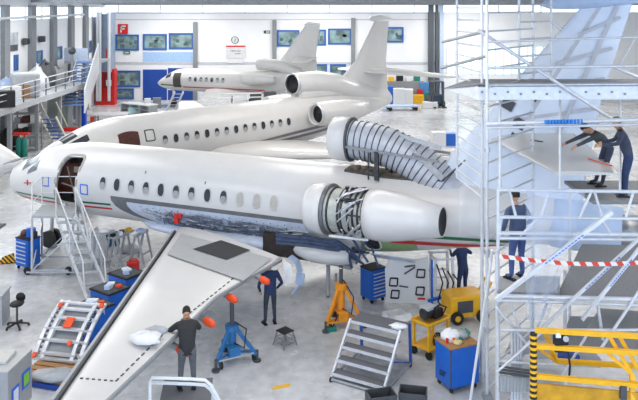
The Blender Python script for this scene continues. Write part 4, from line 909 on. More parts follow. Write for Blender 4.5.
# engine stand, poles and hoses under the tail
es = thing('engine_stand', 'white tubular stand with black hoses under the tail by yellow machine', 'stand', W(442, 308), .1)
for x, y in ((-.3, -.3), (.3, -.3), (-.3, .4), (.3, .4)): MB().bar((x, y, 0), (x*.8, y*.8, 1.55), .07).build('post', ALUL, es)
for z in (.4, 1.0, 1.5): MB().bar((-.3, -.28, z), (.3, -.28, z), .05).bar((-.3, .36, z), (.3, .36, z), .05).bar((-.28, -.3, z), (-.28, .4, z), .05).build('crossbar', ALUL, es)
MB().bar((-.5, -.32, .35), (.3, -.32, .55), .08).build('blue_bar', BLUE, es)
for k in range(4):
    x0 = -.25+k*.16; MB().tube([(x0, -.34, 1.4-.1*k), (x0+.15, -.45, .9), (x0+.02, -.42, .35), (x0+.35, -.4, .05), (x0+.6, -.3, .03)], .022, 6).build('hose', BLACK, es)
yl = thing('yellow_service_unit', 'yellow wheeled service unit behind the blue tool chest', 'machine', W(464, 318), .25)
MB().bb((-.55, -.35, .15), (.5, .35, .75)).build('body', YEL, yl, .05); MB().bb((-.35, -.37, .3), (.1, -.35, .62)).build('vent_panel', DGREY, yl)
for x in (-.38, .38):
    c = MB(); wheel(c, (x, -.38, .18), .18, .09, (0, 1, 0)); wl = c.build('wheel', BLACK, yl); c = MB(); wheel(c, (x, -.435, .18), .08, .02, (0, 1, 0)); c.build('hub', YEL, wl)
MB().tube([(.5, -.2, .6), (.75, -.2, 1.0), (.75, .2, 1.0), (.5, .2, .6)], .03, 6).build('handle', YEL, yl)
# yellow trolley with engine unit
yt = thing('parts_trolley', 'yellow frame trolley carrying a dark engine unit', 'trolley', W(431, 352), .75)
for sx in (-.38, .38):
    for sy in (-.24, .24):
        p = MB().bar((sx, sy, .2), (sx, sy, .86), .06).build('post', YEL, yt); c = MB(); wheel(c, (sx, sy, .1), .1, .05); c.build('castor', BLACK, p)
for z in (.25, .84): MB().bb((-.42, -.28, z-.03), (.42, .28, z)).build('shelf', YEL if z < .5 else mat('trolley_tray', 'b98a3c', .5), yt)
MB().bar((-.42, -.28, .86), (.42, -.28, .86), .05).bar((-.42, .28, .86), (.42, .28, .86), .05).bar((-.42, -.28, .86), (-.42, .28, .86), .05).bar((.42, -.28, .86), (.42, .28, .86), .05).build('rim', YEL, yt)
R_ = Matrix.Rotation(.75, 3, 'Z')
eu = thing('engine_unit', 'dark grey engine accessory resting on the yellow trolley', 'engine part', W(431, 352)+Vector((0, 0, .88)), .75)
MB().cyl((-.3, 0, .16), (.12, 0, .16), .14, .12, 16).build('housing', DSTEEL, eu); MB().bb((-.05, -.18, 0), (.28, .18, .22)).build('gear_case', BLACK, eu, .03); MB().bb((-.3, -.16, .26), (.05, .14, .34)).build('cover', MGREY, eu, .02); MB().tube([(.2, -.2, .05), (.3, -.25, .25), (.1, -.2, .35), (-.1, -.18, .3)], .02, 6).build('hose', BLACK, eu)
co_ = MB()
co_.tube([Vector((.14*math.cos(k*.6), -.32+.004*k, .38+.17*math.sin(k*.6))) for k in range(40)], .014, 5); co_ = co_.build('cable_coil', BLACK, yt)
# blue tool chest
tcst = cabinet('large blue tool chest in the right foreground with rags on its wooden top', W(457, 385), .42, .78, .62, 1.0, 0, BLUE, WOOD)
for k in range(3): MB().tube([(-.39-.005, -.08+k*.04-.06, .42-k*.05), (-.39-.005, .12, .38-k*.05)], .012, 5).build('vent', BLACK, tcst)
MB().bb((.3, -.325, .7), (.36, -.315, .76)).build('lock_plate', YEL, tcst); MB().bb((-.39, -.32, .12), (-.365, -.3, 1.0)).build('corner_strip', DGREY, tcst)
b = tcst.location+Vector((0, 0, 1.03))
for nm, lb_, m_, x, y, r_ in (('rag', 'white rag heap on the blue tool chest', CLOTH, -.12, .08, (.24, .2, .16)), ('rag', 'grey rag at the back of the blue tool chest', MGREY, .14, .16, (.16, .14, .12)), ('rag', 'green cloth at the back right of the blue tool chest', mat('green_cloth', '4f8a78', .8), .22, .22, (.14, .12, .12)), ('rag', 'yellowish cloth on the front of the blue tool chest', mat('buff_cloth', 'd9c487', .8), -.02, -.16, (.12, .1, .06))): lump(nm, lb_, 'rag', b+Vector((x, y, 0)), m_, r_, 10, int(x*100)+40)
for k, (m_, cn2) in enumerate(((RED, 'red'), (ORANGE, 'orange'), (TEAL, 'teal'))): 
    o = MB().cyl((0, 0, 0), (0, 0, .1), .035, n=10).build('spray_can_cap', m_); o.location = b+Vector((-.25+.16*k, -.13+.03*k, 0)); tag(o, 'small %s pot on the wooden top of the blue tool chest' % cn2, 'pot')
# dark boxes at the bottom edge
for lb_, px, py, rz in (('dark grey open crate at the bottom edge, left of another', 381, 412, .25), ('dark grey tilted crate at the bottom edge, right of another', 413, 409, -.2)):
    t = thing('crate', lb_, 'crate', W(px, py), rz); MB().bb((-.3, -.2, 0), (.3, .2, .05)).build('base', DGREY, t)
    for a, c in (((-.3, -.2, 0), (.3, -.18, .42)), ((-.3, .18, 0), (.3, .2, .42)), ((-.3, -.2, 0), (-.28, .2, .42)), ((.28, -.2, 0), (.3, .2, .42))): MB().bb(a, c).build('side', DGREY, t)
# low platform under the worker with white rail
lp = thing('work_platform', 'grating platform with white tubular handrail under the worker at the wing', 'platform', (p1.x, p1.y, 0), .1)
MB().bb((-.5, -.55, .95), (.5, .42, 1.0)).build('grating', mat('grating', '737479', .6, .2, .3, 60), lp); [MB().bb((sx-.03, y-.03, 0), (sx+.03, y+.03, .95)).build('leg', ALUL, lp) for sx in (-.5, .5) for y in (-.5, .4)]
for dd, dp2 in ((0, 13.6), (5, 13.8)):
    pts = [Matrix.Rotation(-.1, 3, 'Z')@(D(x, y+dd, dp2)-lp.location) for x, y in ((150, 402), (150, 381), (152, 377.5), (190, 379), (205, 380), (211, 385), (222, 405))]
    MB().tube(pts, .03, 8).build('handrail', OFFW, lp)
lump('tool_roll', 'white padded tool bundle lying on the nearest wing', 'tool roll', W(147, 340, 2.26), CLOTH, (.34, .24, .12), 10, 12)
lump('wipe_box', 'grey wiping cloth on the wing beside the white bundle', 'cloth', W(156, 333, 2.26), MGREY, (.26, .12, .1), 10, 14)
# ------------------------------------------------------------------ scaffold and docking round the tail
def ladder(T, a0, a1, z0, z1, step=.28, r=.03, m=ALUL):
    a0, a1 = Vector(a0), Vector(a1)
    for p in (a0, a1): MB().cyl((p.x, p.y, z0), (p.x, p.y, z1), r*1.15, n=10).build('upright', m, T)
    n = int((z1-z0)/step)
    for k in range(n): z = z0+.2+k*step; MB().cyl((a0.x, a0.y, z), (a1.x, a1.y, z), r*.8, n=6).build('rung', m, T)
def vx(px, d): return Vector(((px-CX)/F*d, d, 0))
T = thing('scaffold_tower', 'tall aluminium scaffold tower with ladder frames right of centre', 'scaffold', vx(487, 16.5)); o_ = T.location.copy()
def L_(v): return Vector(v)-o_
def ladd(a, b, z0, z1, step): ladder(T, L_(a), L_(b), z0, z1, step)
ladd(vx(457, 19.2), vx(482, 17.2), 4.3, 9.1, .30)
ladd(vx(487, 16.5), vx(533, 18.6), 0, 9.1, .42)
ladd(vx(519, 18.0), vx(551, 18.9), 6.9, 9.1, .42)
MB().cyl(L_(vx(482, 17.2))+Vector((0, 0, 0)), L_(vx(482, 17.2))+Vector((0, 0, 4.3)), .04).build('upright', ALUL, T)
MB().cyl(L_(vx(457, 19.2))+Vector((0, 0, 4.3)), L_(vx(482, 17.2))+Vector((0, 0, 4.3)), .03).build('ledger', ALUL, T)
for a, b, r_ in (((478, 30, 16.6), (622, 126, 16.6), .04), ((442, 42, 17.6), (487, 31, 16.8), .035), ((441, 68, 17.6), (487, 56, 16.8), .035), ((487, 68, 16.5), (638, 66, 16.5), .035), ((487, 42, 16.5), (638, 37, 16.5), .025), ((552, 22, 18), (562, 30, 18), .03), ((612, 66, 16.6), (640, 78, 16.6), .035), ((640, 30, 17.2), (617, 70, 17.2), .02)):
    MB().cyl(L_(D(*a)), L_(D(*b)), r_, n=8).build('brace', ALUL if a[0] not in (442, 441) else GREY, T)
for x in (487,): 
    for y in (150, 252, 330): MB().cyl(L_(D(x, y-2, 16.5)), L_(D(x, y+2, 16.5)), .07, n=10).build('coupler', ALU, T)
MB().bar(L_(vx(487, 16.5)), L_(vx(487, 16.5))+Vector((0, 0, .1)), .2).build('base_plate', GREY, T)
# upper dock deck
U = thing('docking_deck', 'long white deck of the tail dock crossing in front of the fin', 'work platform', (4, 17.4, 6.8)); o_ = U.location.copy()
MB().prism([L_(v) for v in (D(444, 88, 17.6), D(470, 79, 18.4), D(650, 79, 18.4), D(650, 84, 16.7), D(478, 84, 16.7))], (0, 0, -.02)).build('deck_plate', mat('deck_grey', '87898c', .6, .2, .15), U)
fa = MB()
P_ = [D(478, 87, 16.7), D(660, 86, 16.7), D(660, 99, 16.7), D(478, 100, 16.7)]
fa.prism([L_(v) for v in P_], (0, .04, 0)); fa.prism([L_(v) for v in (D(444, 89, 17.6), D(478, 86, 16.72), D(478, 100, 16.72), D(452, 92, 17.6))], (0, .04, 0)); fa.build('kick_board', ALUL, U)
rv = MB()
for i in range(12): rv.box(L_(D(482+i*13, 92+(i % 2)*2, 16.69)), (.05, .02, .05))
rv.build('bolt', GREY, U)
MB().cyl(L_(D(487, 85, 16.66)), L_(D(650, 84, 16.66)), .04).build('edge_tube', ALU, U)
for px in (500, 560, 620): MB().cyl(L_(D(px, 100, 16.9)), L_(D(px, 190, 16.2)), .03, n=8).build('hanger', ALUL, U)
V = thing('safety_rail', 'aluminium tube with blue lettered tape above the tailplane', 'rail', D(560, 122, 15.9)); o_ = V.location.copy()
MB().cyl(L_(D(487, 124, 16.4)), L_(D(660, 119, 15.6)), .045).build('tube', ALUL, V); MB().cyl(L_(D(487, 128, 16.4)), L_(D(660, 124, 15.6)), .03).build('tube', ALUL, V)
bt = MB()
for i in range(17): bt.cyl(L_(D(545+i*3.2, 122.2-i*.07, 15.95)), L_(D(547+i*3.2, 122.2-i*.07, 15.95)), .052, n=8)
bt.build('blue_lettering_tape', mat('bright_blue', '2f86dc', .5), V)
# lattice deck below the tailplane
Wk = thing('lattice_platform', 'aluminium lattice beam platform below the tailplane', 'work platform', (5, 14.3, 4.9)); o_ = Wk.location.copy()
for y, r_ in ((190, .035), (217, .035), (233, .04), (238, .035)): MB().cyl(L_(D(497, y, 14.2)), L_(D(660, y+2, 14.2)), r_, n=8).build('chord', ALUL, Wk)
for x0, x1 in ((498, 498), (509, 516), (550, 541), (594, 602), (592, 580), (634, 626), (640, 652)): MB().cyl(L_(D(x0, 190, 14.2)), L_(D(x1, 217, 14.2)), .028, n=8).build('web', ALUL, Wk)
for x0, x1 in ((500, 500), (540, 520), (600, 612)): MB().cyl(L_(D(x0, 217, 14.2)), L_(D(x1, 236, 14.2)), .025, n=8).build('web', ALUL, Wk)
[MB().cyl(L_((x, y, 0)), L_((x, y, 4.47)), .035, n=8).build('leg', ALUL, Wk) for x, y in ((8.1, 16.0), (8.1, 17.7), (6.0, 17.7))]; MB().bb(L_((5.9, 15.9, 4.48)), L_((8.2, 17.8, 4.55))).build('deck', mat('deck_grey', '87898c', .6, .2, .15), Wk)
MB().cyl(L_(D(498, 190, 14.2)), L_((D(498, 190, 14.2).x, 14.2, 0)), .035).build('leg', ALUL, Wk)
# lower decks
X_ = thing('dock_platform', 'lower grey dock platform with workers and barrier tape', 'work platform', (5, 14.50, 3.1)); o_ = X_.location.copy()
GR = mat('deck_mesh', 'a0a2a4', .6, .2, .25, 40)
MB().prism([L_(v) for v in (W(497, 292, 3.3), W(560, 292, 3.3), W(560, 276, 3.3), W(497, 276, 3.3))], (0, 0, -.06)).build('deck', GR, X_)
MB().prism([L_(v) for v in (W(556, 296, 3.2), W(665, 300, 3.2), W(665, 246, 3.2), W(582, 244, 3.2))], (0, 0, -.06)).build('deck', mat('dark_deck_mesh', '86888b', .6, .2, .3, 30), X_)
for a, b, r_ in (((497, 296, 14.00), (660, 300, 13.70), .045), ((497, 300, 14.00), (660, 306, 13.70), .03), ((500, 330, 14.00), (640, 330, 13.70), .03), ((497, 362, 14.30), (600, 366, 14.00), .035), ((497, 250, 14.10), (497, 400, 14.30), .035), ((531, 300, 14.10), (531, 400, 14.10), .03), ((497, 308, 14.10), (532, 350, 14.10), .028), ((509, 300, 14.10), (520, 330, 14.10), .028), ((548, 300, 14.10), (532, 340, 14.10), .028), ((597, 300, 13.90), (603, 340, 13.90), .03), ((640, 290, 13.7), (600, 350, 13.7), .03), ((570, 300, 13.90), (510, 362, 14.00), .025), ((545, 330, 13.90), (497, 372, 14.00), .025), ((590, 330, 13.90), (560, 380, 14.00), .025)):
    MB().cyl(L_(D(*a)), L_(D(*b)), r_, n=8).build('tube', ALUL, X_)
for y in (366, 369, 372): MB().cyl(L_(D(497, y, 14.2)), L_(D(533, y+5, 14.00)), .022, n=6).build('dark_pipe', DGREY, X_)
pn = MB().prism([L_(v) for v in (D(498, 376, 14.2), D(532, 378, 14.2), D(532, 393, 14.2), D(498, 391, 14.2))], (0, .03, 0)).build('mesh_panel', mat('pale_mesh', 'c8caca', .7, 0, .3, 60), X_)
for i in range(10): MB().cyl(L_(D(499+i*3.4, 376, 14.17)), L_(D(499+i*3.4, 392, 14.17)), .012, n=5).build('mesh_bar', MGREY, pn)
bl = mat('blue_lettering', '3f6fd0', .5)
for a, b, r_ in (((496, 300, 13.80), (612, 212, 13.80), .055), ((582, 320, 13.6), (648, 238, 13.6), .042), ((540, 330, 13.70), (646, 232, 13.90), .04)):
    A_, B_ = L_(D(*a)), L_(D(*b)); s_ = MB().bar(A_, B_, r_*1.3, r_*1.3).build('diagonal_strut', ALUL, X_)
    q = MB()
    for i in range(12): u = .42+i*.028; q.bar(A_.lerp(B_, u)+Vector((0, -r_*.68, 0)), A_.lerp(B_, u+.018)+Vector((0, -r_*.68, 0)), r_*.8, .01)
    q.build('blue_lettering', bl, s_)
for a, b, c, d, m_ in (((560, 345, 1.4), (640, 350, 1.4), (640, 318, 1.4), (570, 316, 1.4), 'dark_deck_mesh'), ((505, 352, .5), (560, 352, .5), (565, 332, .5), (515, 332, .5), 'deck_mesh'), ((585, 330, 2.2), (650, 335, 2.2), (650, 312, 2.2), (600, 308, 2.2), 'deck_mesh')):
    MB().prism([L_(W(*v)) for v in (a, b, c, d)], (0, 0, -.05)).build('step_deck', MATS[m_], X_)
for k in range(4): A_ = D(512+k*3, 330+k*2, 14.30); MB().cyl(L_(A_), L_((A_.x, A_.y, 0)), .03, n=6).build('leg', ALUL, X_)
for px in (565, 640): A_ = W(px, 270, 2.9); MB().cyl(L_(A_), L_((A_.x, A_.y, 0)), .04, n=8).build('leg', ALUL, X_)
for i in range(3): MB().bb(L_(D(545+i*22, 352+i*4, 14.50))+Vector((-.2, 0, -.14)), L_(D(545+i*22, 352+i*4, 14.50))+Vector((.25, .5, .0))).build('blue_kick_step', NAVYBLUE if i == 1 else MGREY, X_)
# barrier tape
bt = MB(); A_, B_ = D(499, 256, 13.90), D(662, 261, 13.5)
pts = [A_.lerp(B_, i/24)-Vector((0, 0, .10*math.sin(PI*i/24))) for i in range(25)]
for a, b in zip(pts, pts[1:]): bt.bar(a, b, .012, .075)
tg = bt.build('barrier_tape', striped('red_white_tape', 'e8e4e2', 'd8452e', 1.6, 'X', .5)); tag(tg, 'red and white barrier tape strung across the lower dock', 'tape')
# translucent sheet
ps = MB(); rows = []
for i in range(17):
    u = i/16; rows.append([D(526+(1-u)*0+k/14*(60-38*u), 190+u*130, 13.95+.12*math.sin(k*.9+u*3)) for k in range(15)])
ps.grid(rows); sh_ = ps.build('plastic_sheet', mat('translucent_polythene', 'cfdcf2', .35, 0, .05, 2, alpha=.30)); tag(sh_, 'translucent plastic sheet hanging from the lattice platform', 'sheet')
ps = MB(); rows = []
for i in range(17):
    u = i/16; rows.append([D(459+k/10*(27-6*u), 115+u*120, 17.0+.1*math.sin(k*.9+u*4)) for k in range(11)])
ps.grid(rows); sh_ = ps.build('plastic_sheet', mat('translucent_polythene_clear', 'dfe4ea', .35, 0, .05, 2, alpha=.15)); tag(sh_, 'clear plastic sheet draped on the scaffold tower left posts', 'sheet')
# leaning poles
for lb_, a, b in (('white pole leaning on the scaffold tower, nearer the blue tool chest', (470, 402), (491, 262)), ('white pole leaning close against the scaffold tower upright', (479, 372), (492, 250))):
    A_ = W(a[0], a[1], .02); B_ = D(b[0], b[1], 16.3); o = MB().cyl((0, 0, 0), B_-A_, .032, n=8).build('pole', OFFW); o.location = A_; tag(o, lb_, 'pole')
# workers on the docks
person('worker in navy overalls standing on the lower dock behind plastic', Vector((D(517, 277, 14.75).x, 14.75, 3.3)), math.radians(25), stand(.12, (-.26, .12, .92), (.26, .2, .98)), mat('faded_navy_jacket', '4a5878', .8, 0, .25), mat('faded_navy_trousers', '44588a', .8, 0, .25))
person('worker with grey cap at right edge leaning over the tailplane', Vector((6.75, 16.35, 4.55)), math.radians(75), stand(.35, (-.3, .5, 1.15), (.3, .45, 1.1)), DNAV, NAVY, cap=mat('grey_cap', '6a6f78', .8))
person('worker in dark jacket stretching both arms onto the tailplane', Vector((6.55, 17.3, 4.55)), math.radians(100), stand(.95, (-.3, .75, 1.0), (.25, .75, .95)), mat('charcoal_jacket', '4b4d52', .8, 0, .2), DNAV)
# yellow lift
YD = 12.6
Y = thing('lift_platform', 'yellow railed lift platform with hazard-striped post in the right foreground', 'lift', D(534, 400, YD)); o_ = Y.location.copy(); z0 = o_.z
def yb(a, b, w_=.075, nm='rail'): return MB().bar(L_(D(*a)), L_(D(*b)), w_).build(nm, YEL, Y)
MB().cyl(L_(D(533.5, 333, YD)), L_(D(533.5, 402, YD)), .06, n=10).build('striped_post', striped('post_hazard_stripes', 'f0b516', '1a1a1a', 3.2, 'Z', .0), Y)
yb((535, 330, YD), (670, 338, 12.1)); yb((535, 346, YD), (670, 355, 12.1)); yb((535, 376, YD), (670, 388, 12.1))
yb((545, 330, YD+.2), (556, 361, YD+.7)); yb((556, 361, YD+.7), (670, 368, YD+.6)); yb((536, 347, YD), (556, 361, YD+.7), .05)
yb((608, 334, 12.45), (632, 374, 12.35), .06); yb((618, 334, 12.45), (640, 372, 12.35), .06); yb((632, 374, 12.35), (632, 400, 12.25)); yb((606, 352, 12.4), (632, 374, 12.35), .05)
db = MB().prism([L_(v) for v in (D(536, 384, YD), D(670, 396, 12.1), D(670, 420, 12.1), D(536, 412, YD))], (0, .05, 0)).build('toe_board', mat('worn_yellow', 'cf9818', .5, 0, .35, 4), Y)
MB().prism([L_(v) for v in (D(536, 412, YD), D(670, 420, 12.1), D(660, 400, 13.3), D(545, 396, 13.3))], (0, 0, .03)).build('floor_plate', DGREY, Y)
MB().bb(L_(D(621, 387, 12.2)), L_(D(627, 400, 12.2))+Vector((0, .08, 0))).build('bracket', DGREY, Y)
cbx = MB().bb(L_(D(555, 332, YD-.1)), L_(D(569, 353, YD-.1))+Vector((0, .14, 0))).build('control_box', BLACK, Y, .02)
MB().bb(L_(D(556, 333, YD-.13)), L_(D(561, 338, YD-.13))+Vector((0, .02, 0))).build('label_plate', OFFW, cbx); MB().cyl(L_(D(566, 339, YD-.17)), L_(D(566, 339, YD-.1)), .05, n=10).build('dial', MGREY, cbx)
MB().tube([L_(D(568, 352, YD)), L_(D(570, 365, YD)), L_(D(569, 378, YD))], .018, 6).build('cable', BLACK, Y)
zz = L_((0, 0, .15)).z
for sx in (.3, 2.2): MB().bar((sx, .2, -.25), (2.5-sx, .2, zz), .1).build('scissor_arm', YEL, Y)
MB().bb((0, -.2, zz-.1), (2.6, 1.0, zz+.25)).build('chassis', DGREY, Y)
for sx in (.3, 2.3): c = MB(); wheel(c, (sx, -.25, zz+.03), .18, .12, (0, 1, 0)); c.build('wheel', BLACK, Y)
# ------------------------------------------------------------------ mezzanine, stairs and stores at left
MZ = 3.25; MX = -17.0
mz = thing('mezzanine', 'grey railed mezzanine deck along the left wall', 'mezzanine', (MX, 42, 0)); o_ = mz.location.copy()
MB().bb(L_((XL+.05, 32, MZ-.35)), L_((MX, 55, MZ))).build('deck', MGREY, mz)
for y in (33, 37, 41, 45, 49, 53): MB().bb(L_((MX-.25, y-.1, 0)), L_((MX-.05, y+.1, MZ-.35))).build('column', GREY, mz)
for y in [34+1.75*k for k in range(13)]: MB().bar(L_((MX-.06, y, MZ)), L_((MX-.06, y, MZ+1.1)), .06).build('rail_post', mat('slate_rail', '59606e', .5), mz)
for z in (.4, .75, 1.1): MB().cyl(L_((MX-.06, 32, MZ+z)), L_((MX-.06, 55, MZ+z)), .035, n=8).build('rail', ALU if z < 1 else ALUL, mz)
stc = thing('staircase', 'blue stepped staircase with white side wall beside the mezzanine', 'stairs', (MX+.2, 57, 0)); o_ = stc.location.copy()
A_, B_ = D(72.5, 106, 52), D(87.5, 61, 57.5)
n = 14
for k in range(n): c = A_.lerp(B_, (k+.5)/n); MB().bb(L_((c.x-.75, c.y-.36, c.z-.05)), L_((c.x+.75, c.y+.36, c.z+.02))).build('tread', mat('blue_stair_tread', '6f8fc4', .6), stc)
for k in range(n): pass
MB().prism([L_(v) for v in (A_+Vector((.8, 0, -.5)), B_+Vector((.8, 0, -.9)), B_+Vector((.8, 0, 1.4)), A_+Vector((.8, 0, 1.2)))], (.1, 0, 0)).build('side_wall', OFFW, stc)
MB().prism([L_(v) for v in (A_+Vector((-.8, 0, -.3)), B_+Vector((-.8, 0, -.3)), B_+Vector((-.8, 0, .1)), A_+Vector((-.8, 0, .1)))], (-.08, 0, 0)).build('stringer', OFFW, stc)
MB().bb(L_((XL+.4, B_.y, B_.z-.2)), L_((B_.x+.9, B_.y+3, B_.z))).build('landing', MGREY, stc); MB().bb(L_((XL+.4, B_.y, B_.z)), L_((B_.x+.0, B_.y+.08, B_.z+1.0))).build('landing_wall', mat('pale_grey_blue', 'c5cfdf', .6), stc)
for y in (B_.y+.3, B_.y+2.6): MB().bb(L_((B_.x-1.2, y, 0)), L_((B_.x-1.0, y+.2, B_.z-.2))).build('landing_column', GREY, stc)
bp_ = MB().bb((-.18, -.18, 0), (.18, .18, 2.55)).build('blue_post', mat('bright_blue_post', '1c4fd6', .4)); bp_.location = W(83.5, 126); tag(bp_, 'bright blue square post below the white staircase wall', 'post')
wp_ = MB().bb((-.2, -.2, 0), (.2, .2, 2.0)).build('white_post', OFFW); wp_.location = W(79, 124); tag(wp_, 'white square post left of the bright blue post', 'post')
sl2 = thing('step_ladder', 'small blue-treaded stair with yellow-white rails under the mezzanine', 'stairs', W(58, 140)); o_ = sl2.location.copy()
A_, B_ = W(60, 140, .1), D(48, 117, 44)
for k in range(6): c = A_.lerp(B_, (k+.5)/6); MB().bb(L_((c.x-.45, c.y-.15, c.z-.04)), L_((c.x+.45, c.y+.15, c.z))).build('tread', NAVYBLUE, sl2)
for s_ in (-.48, .48): MB().bar(L_(A_+Vector((s_, 0, 0))), L_(B_+Vector((s_, 0, 0))), .06, .12).build('stringer', mat('cream_paint', 'e0d9b8', .5), sl2); MB().cyl(L_(A_+Vector((s_, 0, .9))), L_(B_+Vector((s_, 0, .9))), .03).build('handrail', mat('cream_paint', 'e0d9b8', .5), sl2)
# grey-blue duct column, red cabinet, sign
du = thing('service_duct', 'tall blue-grey service duct in the far left corner', 'duct', D(103, 50, 66)*1.0); o_ = du.location.copy()
a, b = D(96, 14, 66), D(111, 72, 66); MB().bb(L_((a.x, 66, b.z)), L_((b.x, 67.4, a.z))).build('casing', mat('duct_blue_grey', '93a3b8', .4, .3, .2, 1.5), du)
for px in (97.5, 100, 109): MB().cyl(L_(D(px, 12, 65.8)), L_(D(px, 101, 65.8)), .14, n=8).build('pipe', ALUL, du)
MB().bb(L_(D(106, 49, 65.9)), L_(D(108, 58, 65.9))+Vector((0, .1, 0))).build('red_mark', RED, du)
rc = thing('fire_cabinet', 'red cabinet against the back wall below the duct', 'cabinet', D(105, 99, 66.5)); o_ = rc.location.copy()
MB().bb(L_((D(96.5, 70, 66.5).x, 66.3, 0)), L_((D(115, 70, 66.5).x, 67.2, D(94, 69, 66.5).z))).build('body', RED, rc)
MB().bb(L_(D(104, 73, 66.2)), L_(D(112, 88, 66.2))+Vector((0, .1, 0))).build('door_panel', mat('dark_red_panel', '8a2a26', .5), rc); MB().bb(L_(D(106, 80, 66.1)), L_(D(111, 86, 66.1))+Vector((0, .08, 0))).build('label', OFFW, rc)
br = MB().lathe([(0, 0), (.32, 0), (.34, .3), (.32, .35), (.34, .65), (.32, .9), (0, .9)], 16).build('barrel', BLUE); br.location = W(108, 104); tag(br, 'blue barrel standing before the red cabinet', 'barrel')
def text(body, size, loc, m, parent, name, rot=(PI/2, 0, 0), ext=.01):
    c = bpy.data.curves.new(name, 'FONT'); c.body = body; c.size = size; c.align_x = 'CENTER'; c.align_y = 'CENTER'; c.extrude = ext
    o = bpy.data.objects.new(name, c); COL.objects.link(o); o.data.materials.append(m); o.location = loc; o.rotation_euler = rot; o.parent = parent; return o
sg = thing('bay_sign', 'red square sign with a white letter F on the back wall', 'sign', (D(123, 29, YB).x, YB, 0))
a, b = D(118, 24, YB), D(128, 34, YB); cx_ = D(123, 29, YB)
MB().bb((a.x-cx_.x, -.08, b.z), (b.x-cx_.x, -.02, a.z)).build('panel', RED, sg); MB().bb((-.24, -.11, cx_.z-.33), (-.1, -.08, cx_.z+.33)).bb((-.24, -.11, cx_.z+.2), (.26, -.08, cx_.z+.33)).bb((-.24, -.11, cx_.z-.05), (.18, -.08, cx_.z+.08)).build('letter', OFFW, sg)
ck = thing('wall_clock', 'round white clock on the back wall above the notice board', 'clock', (D(235, 40, YB).x, YB, D(235, 40, YB).z))
Mx = Matrix.Rotation(PI/2, 4, 'X')
MB().lathe([(0, .0), (.34, 0), (.34, .08), (.3, .1)], 24, Mx).build('case', DGREY, ck); MB().lathe([(0, .055), (.3, .055)], 24, Mx).build('face', OFFW, ck); MB().bar((0, -.1, 0), (.1, -.1, .14), .03).bar((0, -.1, 0), (-.02, -.1, -.2), .03).build('hands', BLACK, ck)
nb = thing('notice_board', 'white board with red top and grey script below the clock', 'sign', (D(236, 52, YB).x, YB, 0)); cx_ = nb.location.x
a, b = D(226, 45.5, YB), D(245.5, 58, YB); MB().bb((a.x-cx_, -.06, b.z), (b.x-cx_, -.01, a.z)).build('panel', mat('pale_board', 'dcdcdc', .5), nb); MB().bb((a.x-cx_, -.08, a.z-.14), (b.x-cx_, -.06, a.z)).build('red_band', RED, nb)
q = MB(); zc = D(0, 51, YB).z
for i in range(7): q.bar((-.5+i*.14, -.07, zc+.05*math.sin(i*2)), (-.42+i*.14, -.07, zc+.02+.05*math.cos(i*3)), .04, .06)
for i in range(4): q.bar((-.1+i*.14, -.07, zc-.25), (.0+i*.14, -.07, zc-.24), .03, .05)
q.build('script', DGREY, nb)
a, b = D(228, 58.5, YB), D(243, 63, YB); w_ = MB().bb((a.x, YB-.12, b.z), (b.x, YB-.02, a.z)).build('white_box', OFFW); tag(w_, 'white box under the notice board on the back wall', 'box')
es_ = thing('exit_sign', 'small dark sign high on the back wall right of clock', 'sign', (D(267, 32, YB).x, YB, D(267, 32, YB).z)); MB().bb((-.3, -.06, -.14), (.3, -.01, .14)).build('panel', mat('sign_green_dark', '2f4a3c', .5), es_); MB().bb((-.05, -.07, -.1), (.05, -.06, .1)).bb((.12, -.07, -.06), (.24, -.06, .06)).build('pictogram', OFFW, es_)
es_ = thing('exit_sign', 'small green sign under the leftmost blue window of the back wall', 'sign', (D(127, 52.5, YB).x, YB, D(127, 52.5, YB).z)); MB().bb((-.3, -.14, -.12), (.3, 0, .12)).build('panel', mat('sign_green', '2c6f52', .5), es_); MB().bb((-.2, -.15, -.05), (.2, -.14, .05)).build('pictogram', OFFW, es_)
# left wall poster, heaters
def onleft(px, py): y = XL*F/(px-CX); return Vector((XL, y, H-(py-H0)/F*y))
a, b = onleft(7.5, 33), onleft(17.5, 51); po = MB().bb((XL, a.y, b.z), (XL+.05, b.y, a.z)); po = po.build('poster', mat('poster_print', 'b9c1c6', .6, 0, .5, 1.2)); tag(po, 'large grey poster on the left wall', 'poster')
MB().bb((XL+.05, a.y+.1, b.z+.05), (XL+.06, b.y-.1, b.z+.45)).build('caption_band', DGREY, po)
for px, py, lb_ in ((22.5, 41.5, 'dark speaker box beside the poster on the left wall'), (38.5, 39, 'dark speaker box between the columns farther along the left wall')):
    v = onleft(px, py); t = thing('wall_speaker', lb_, 'speaker', v); MB().bb((.1, -.3, -.22), (.4, .3, .22)).build('box', DGREY, t, .03); MB().bb((0, -.05, -.05), (.1, .05, .05)).build('bracket', GREY, t); MB().bb((.4, -.24, -.16), (.42, .24, .16)).build('grille', BLACK, t)
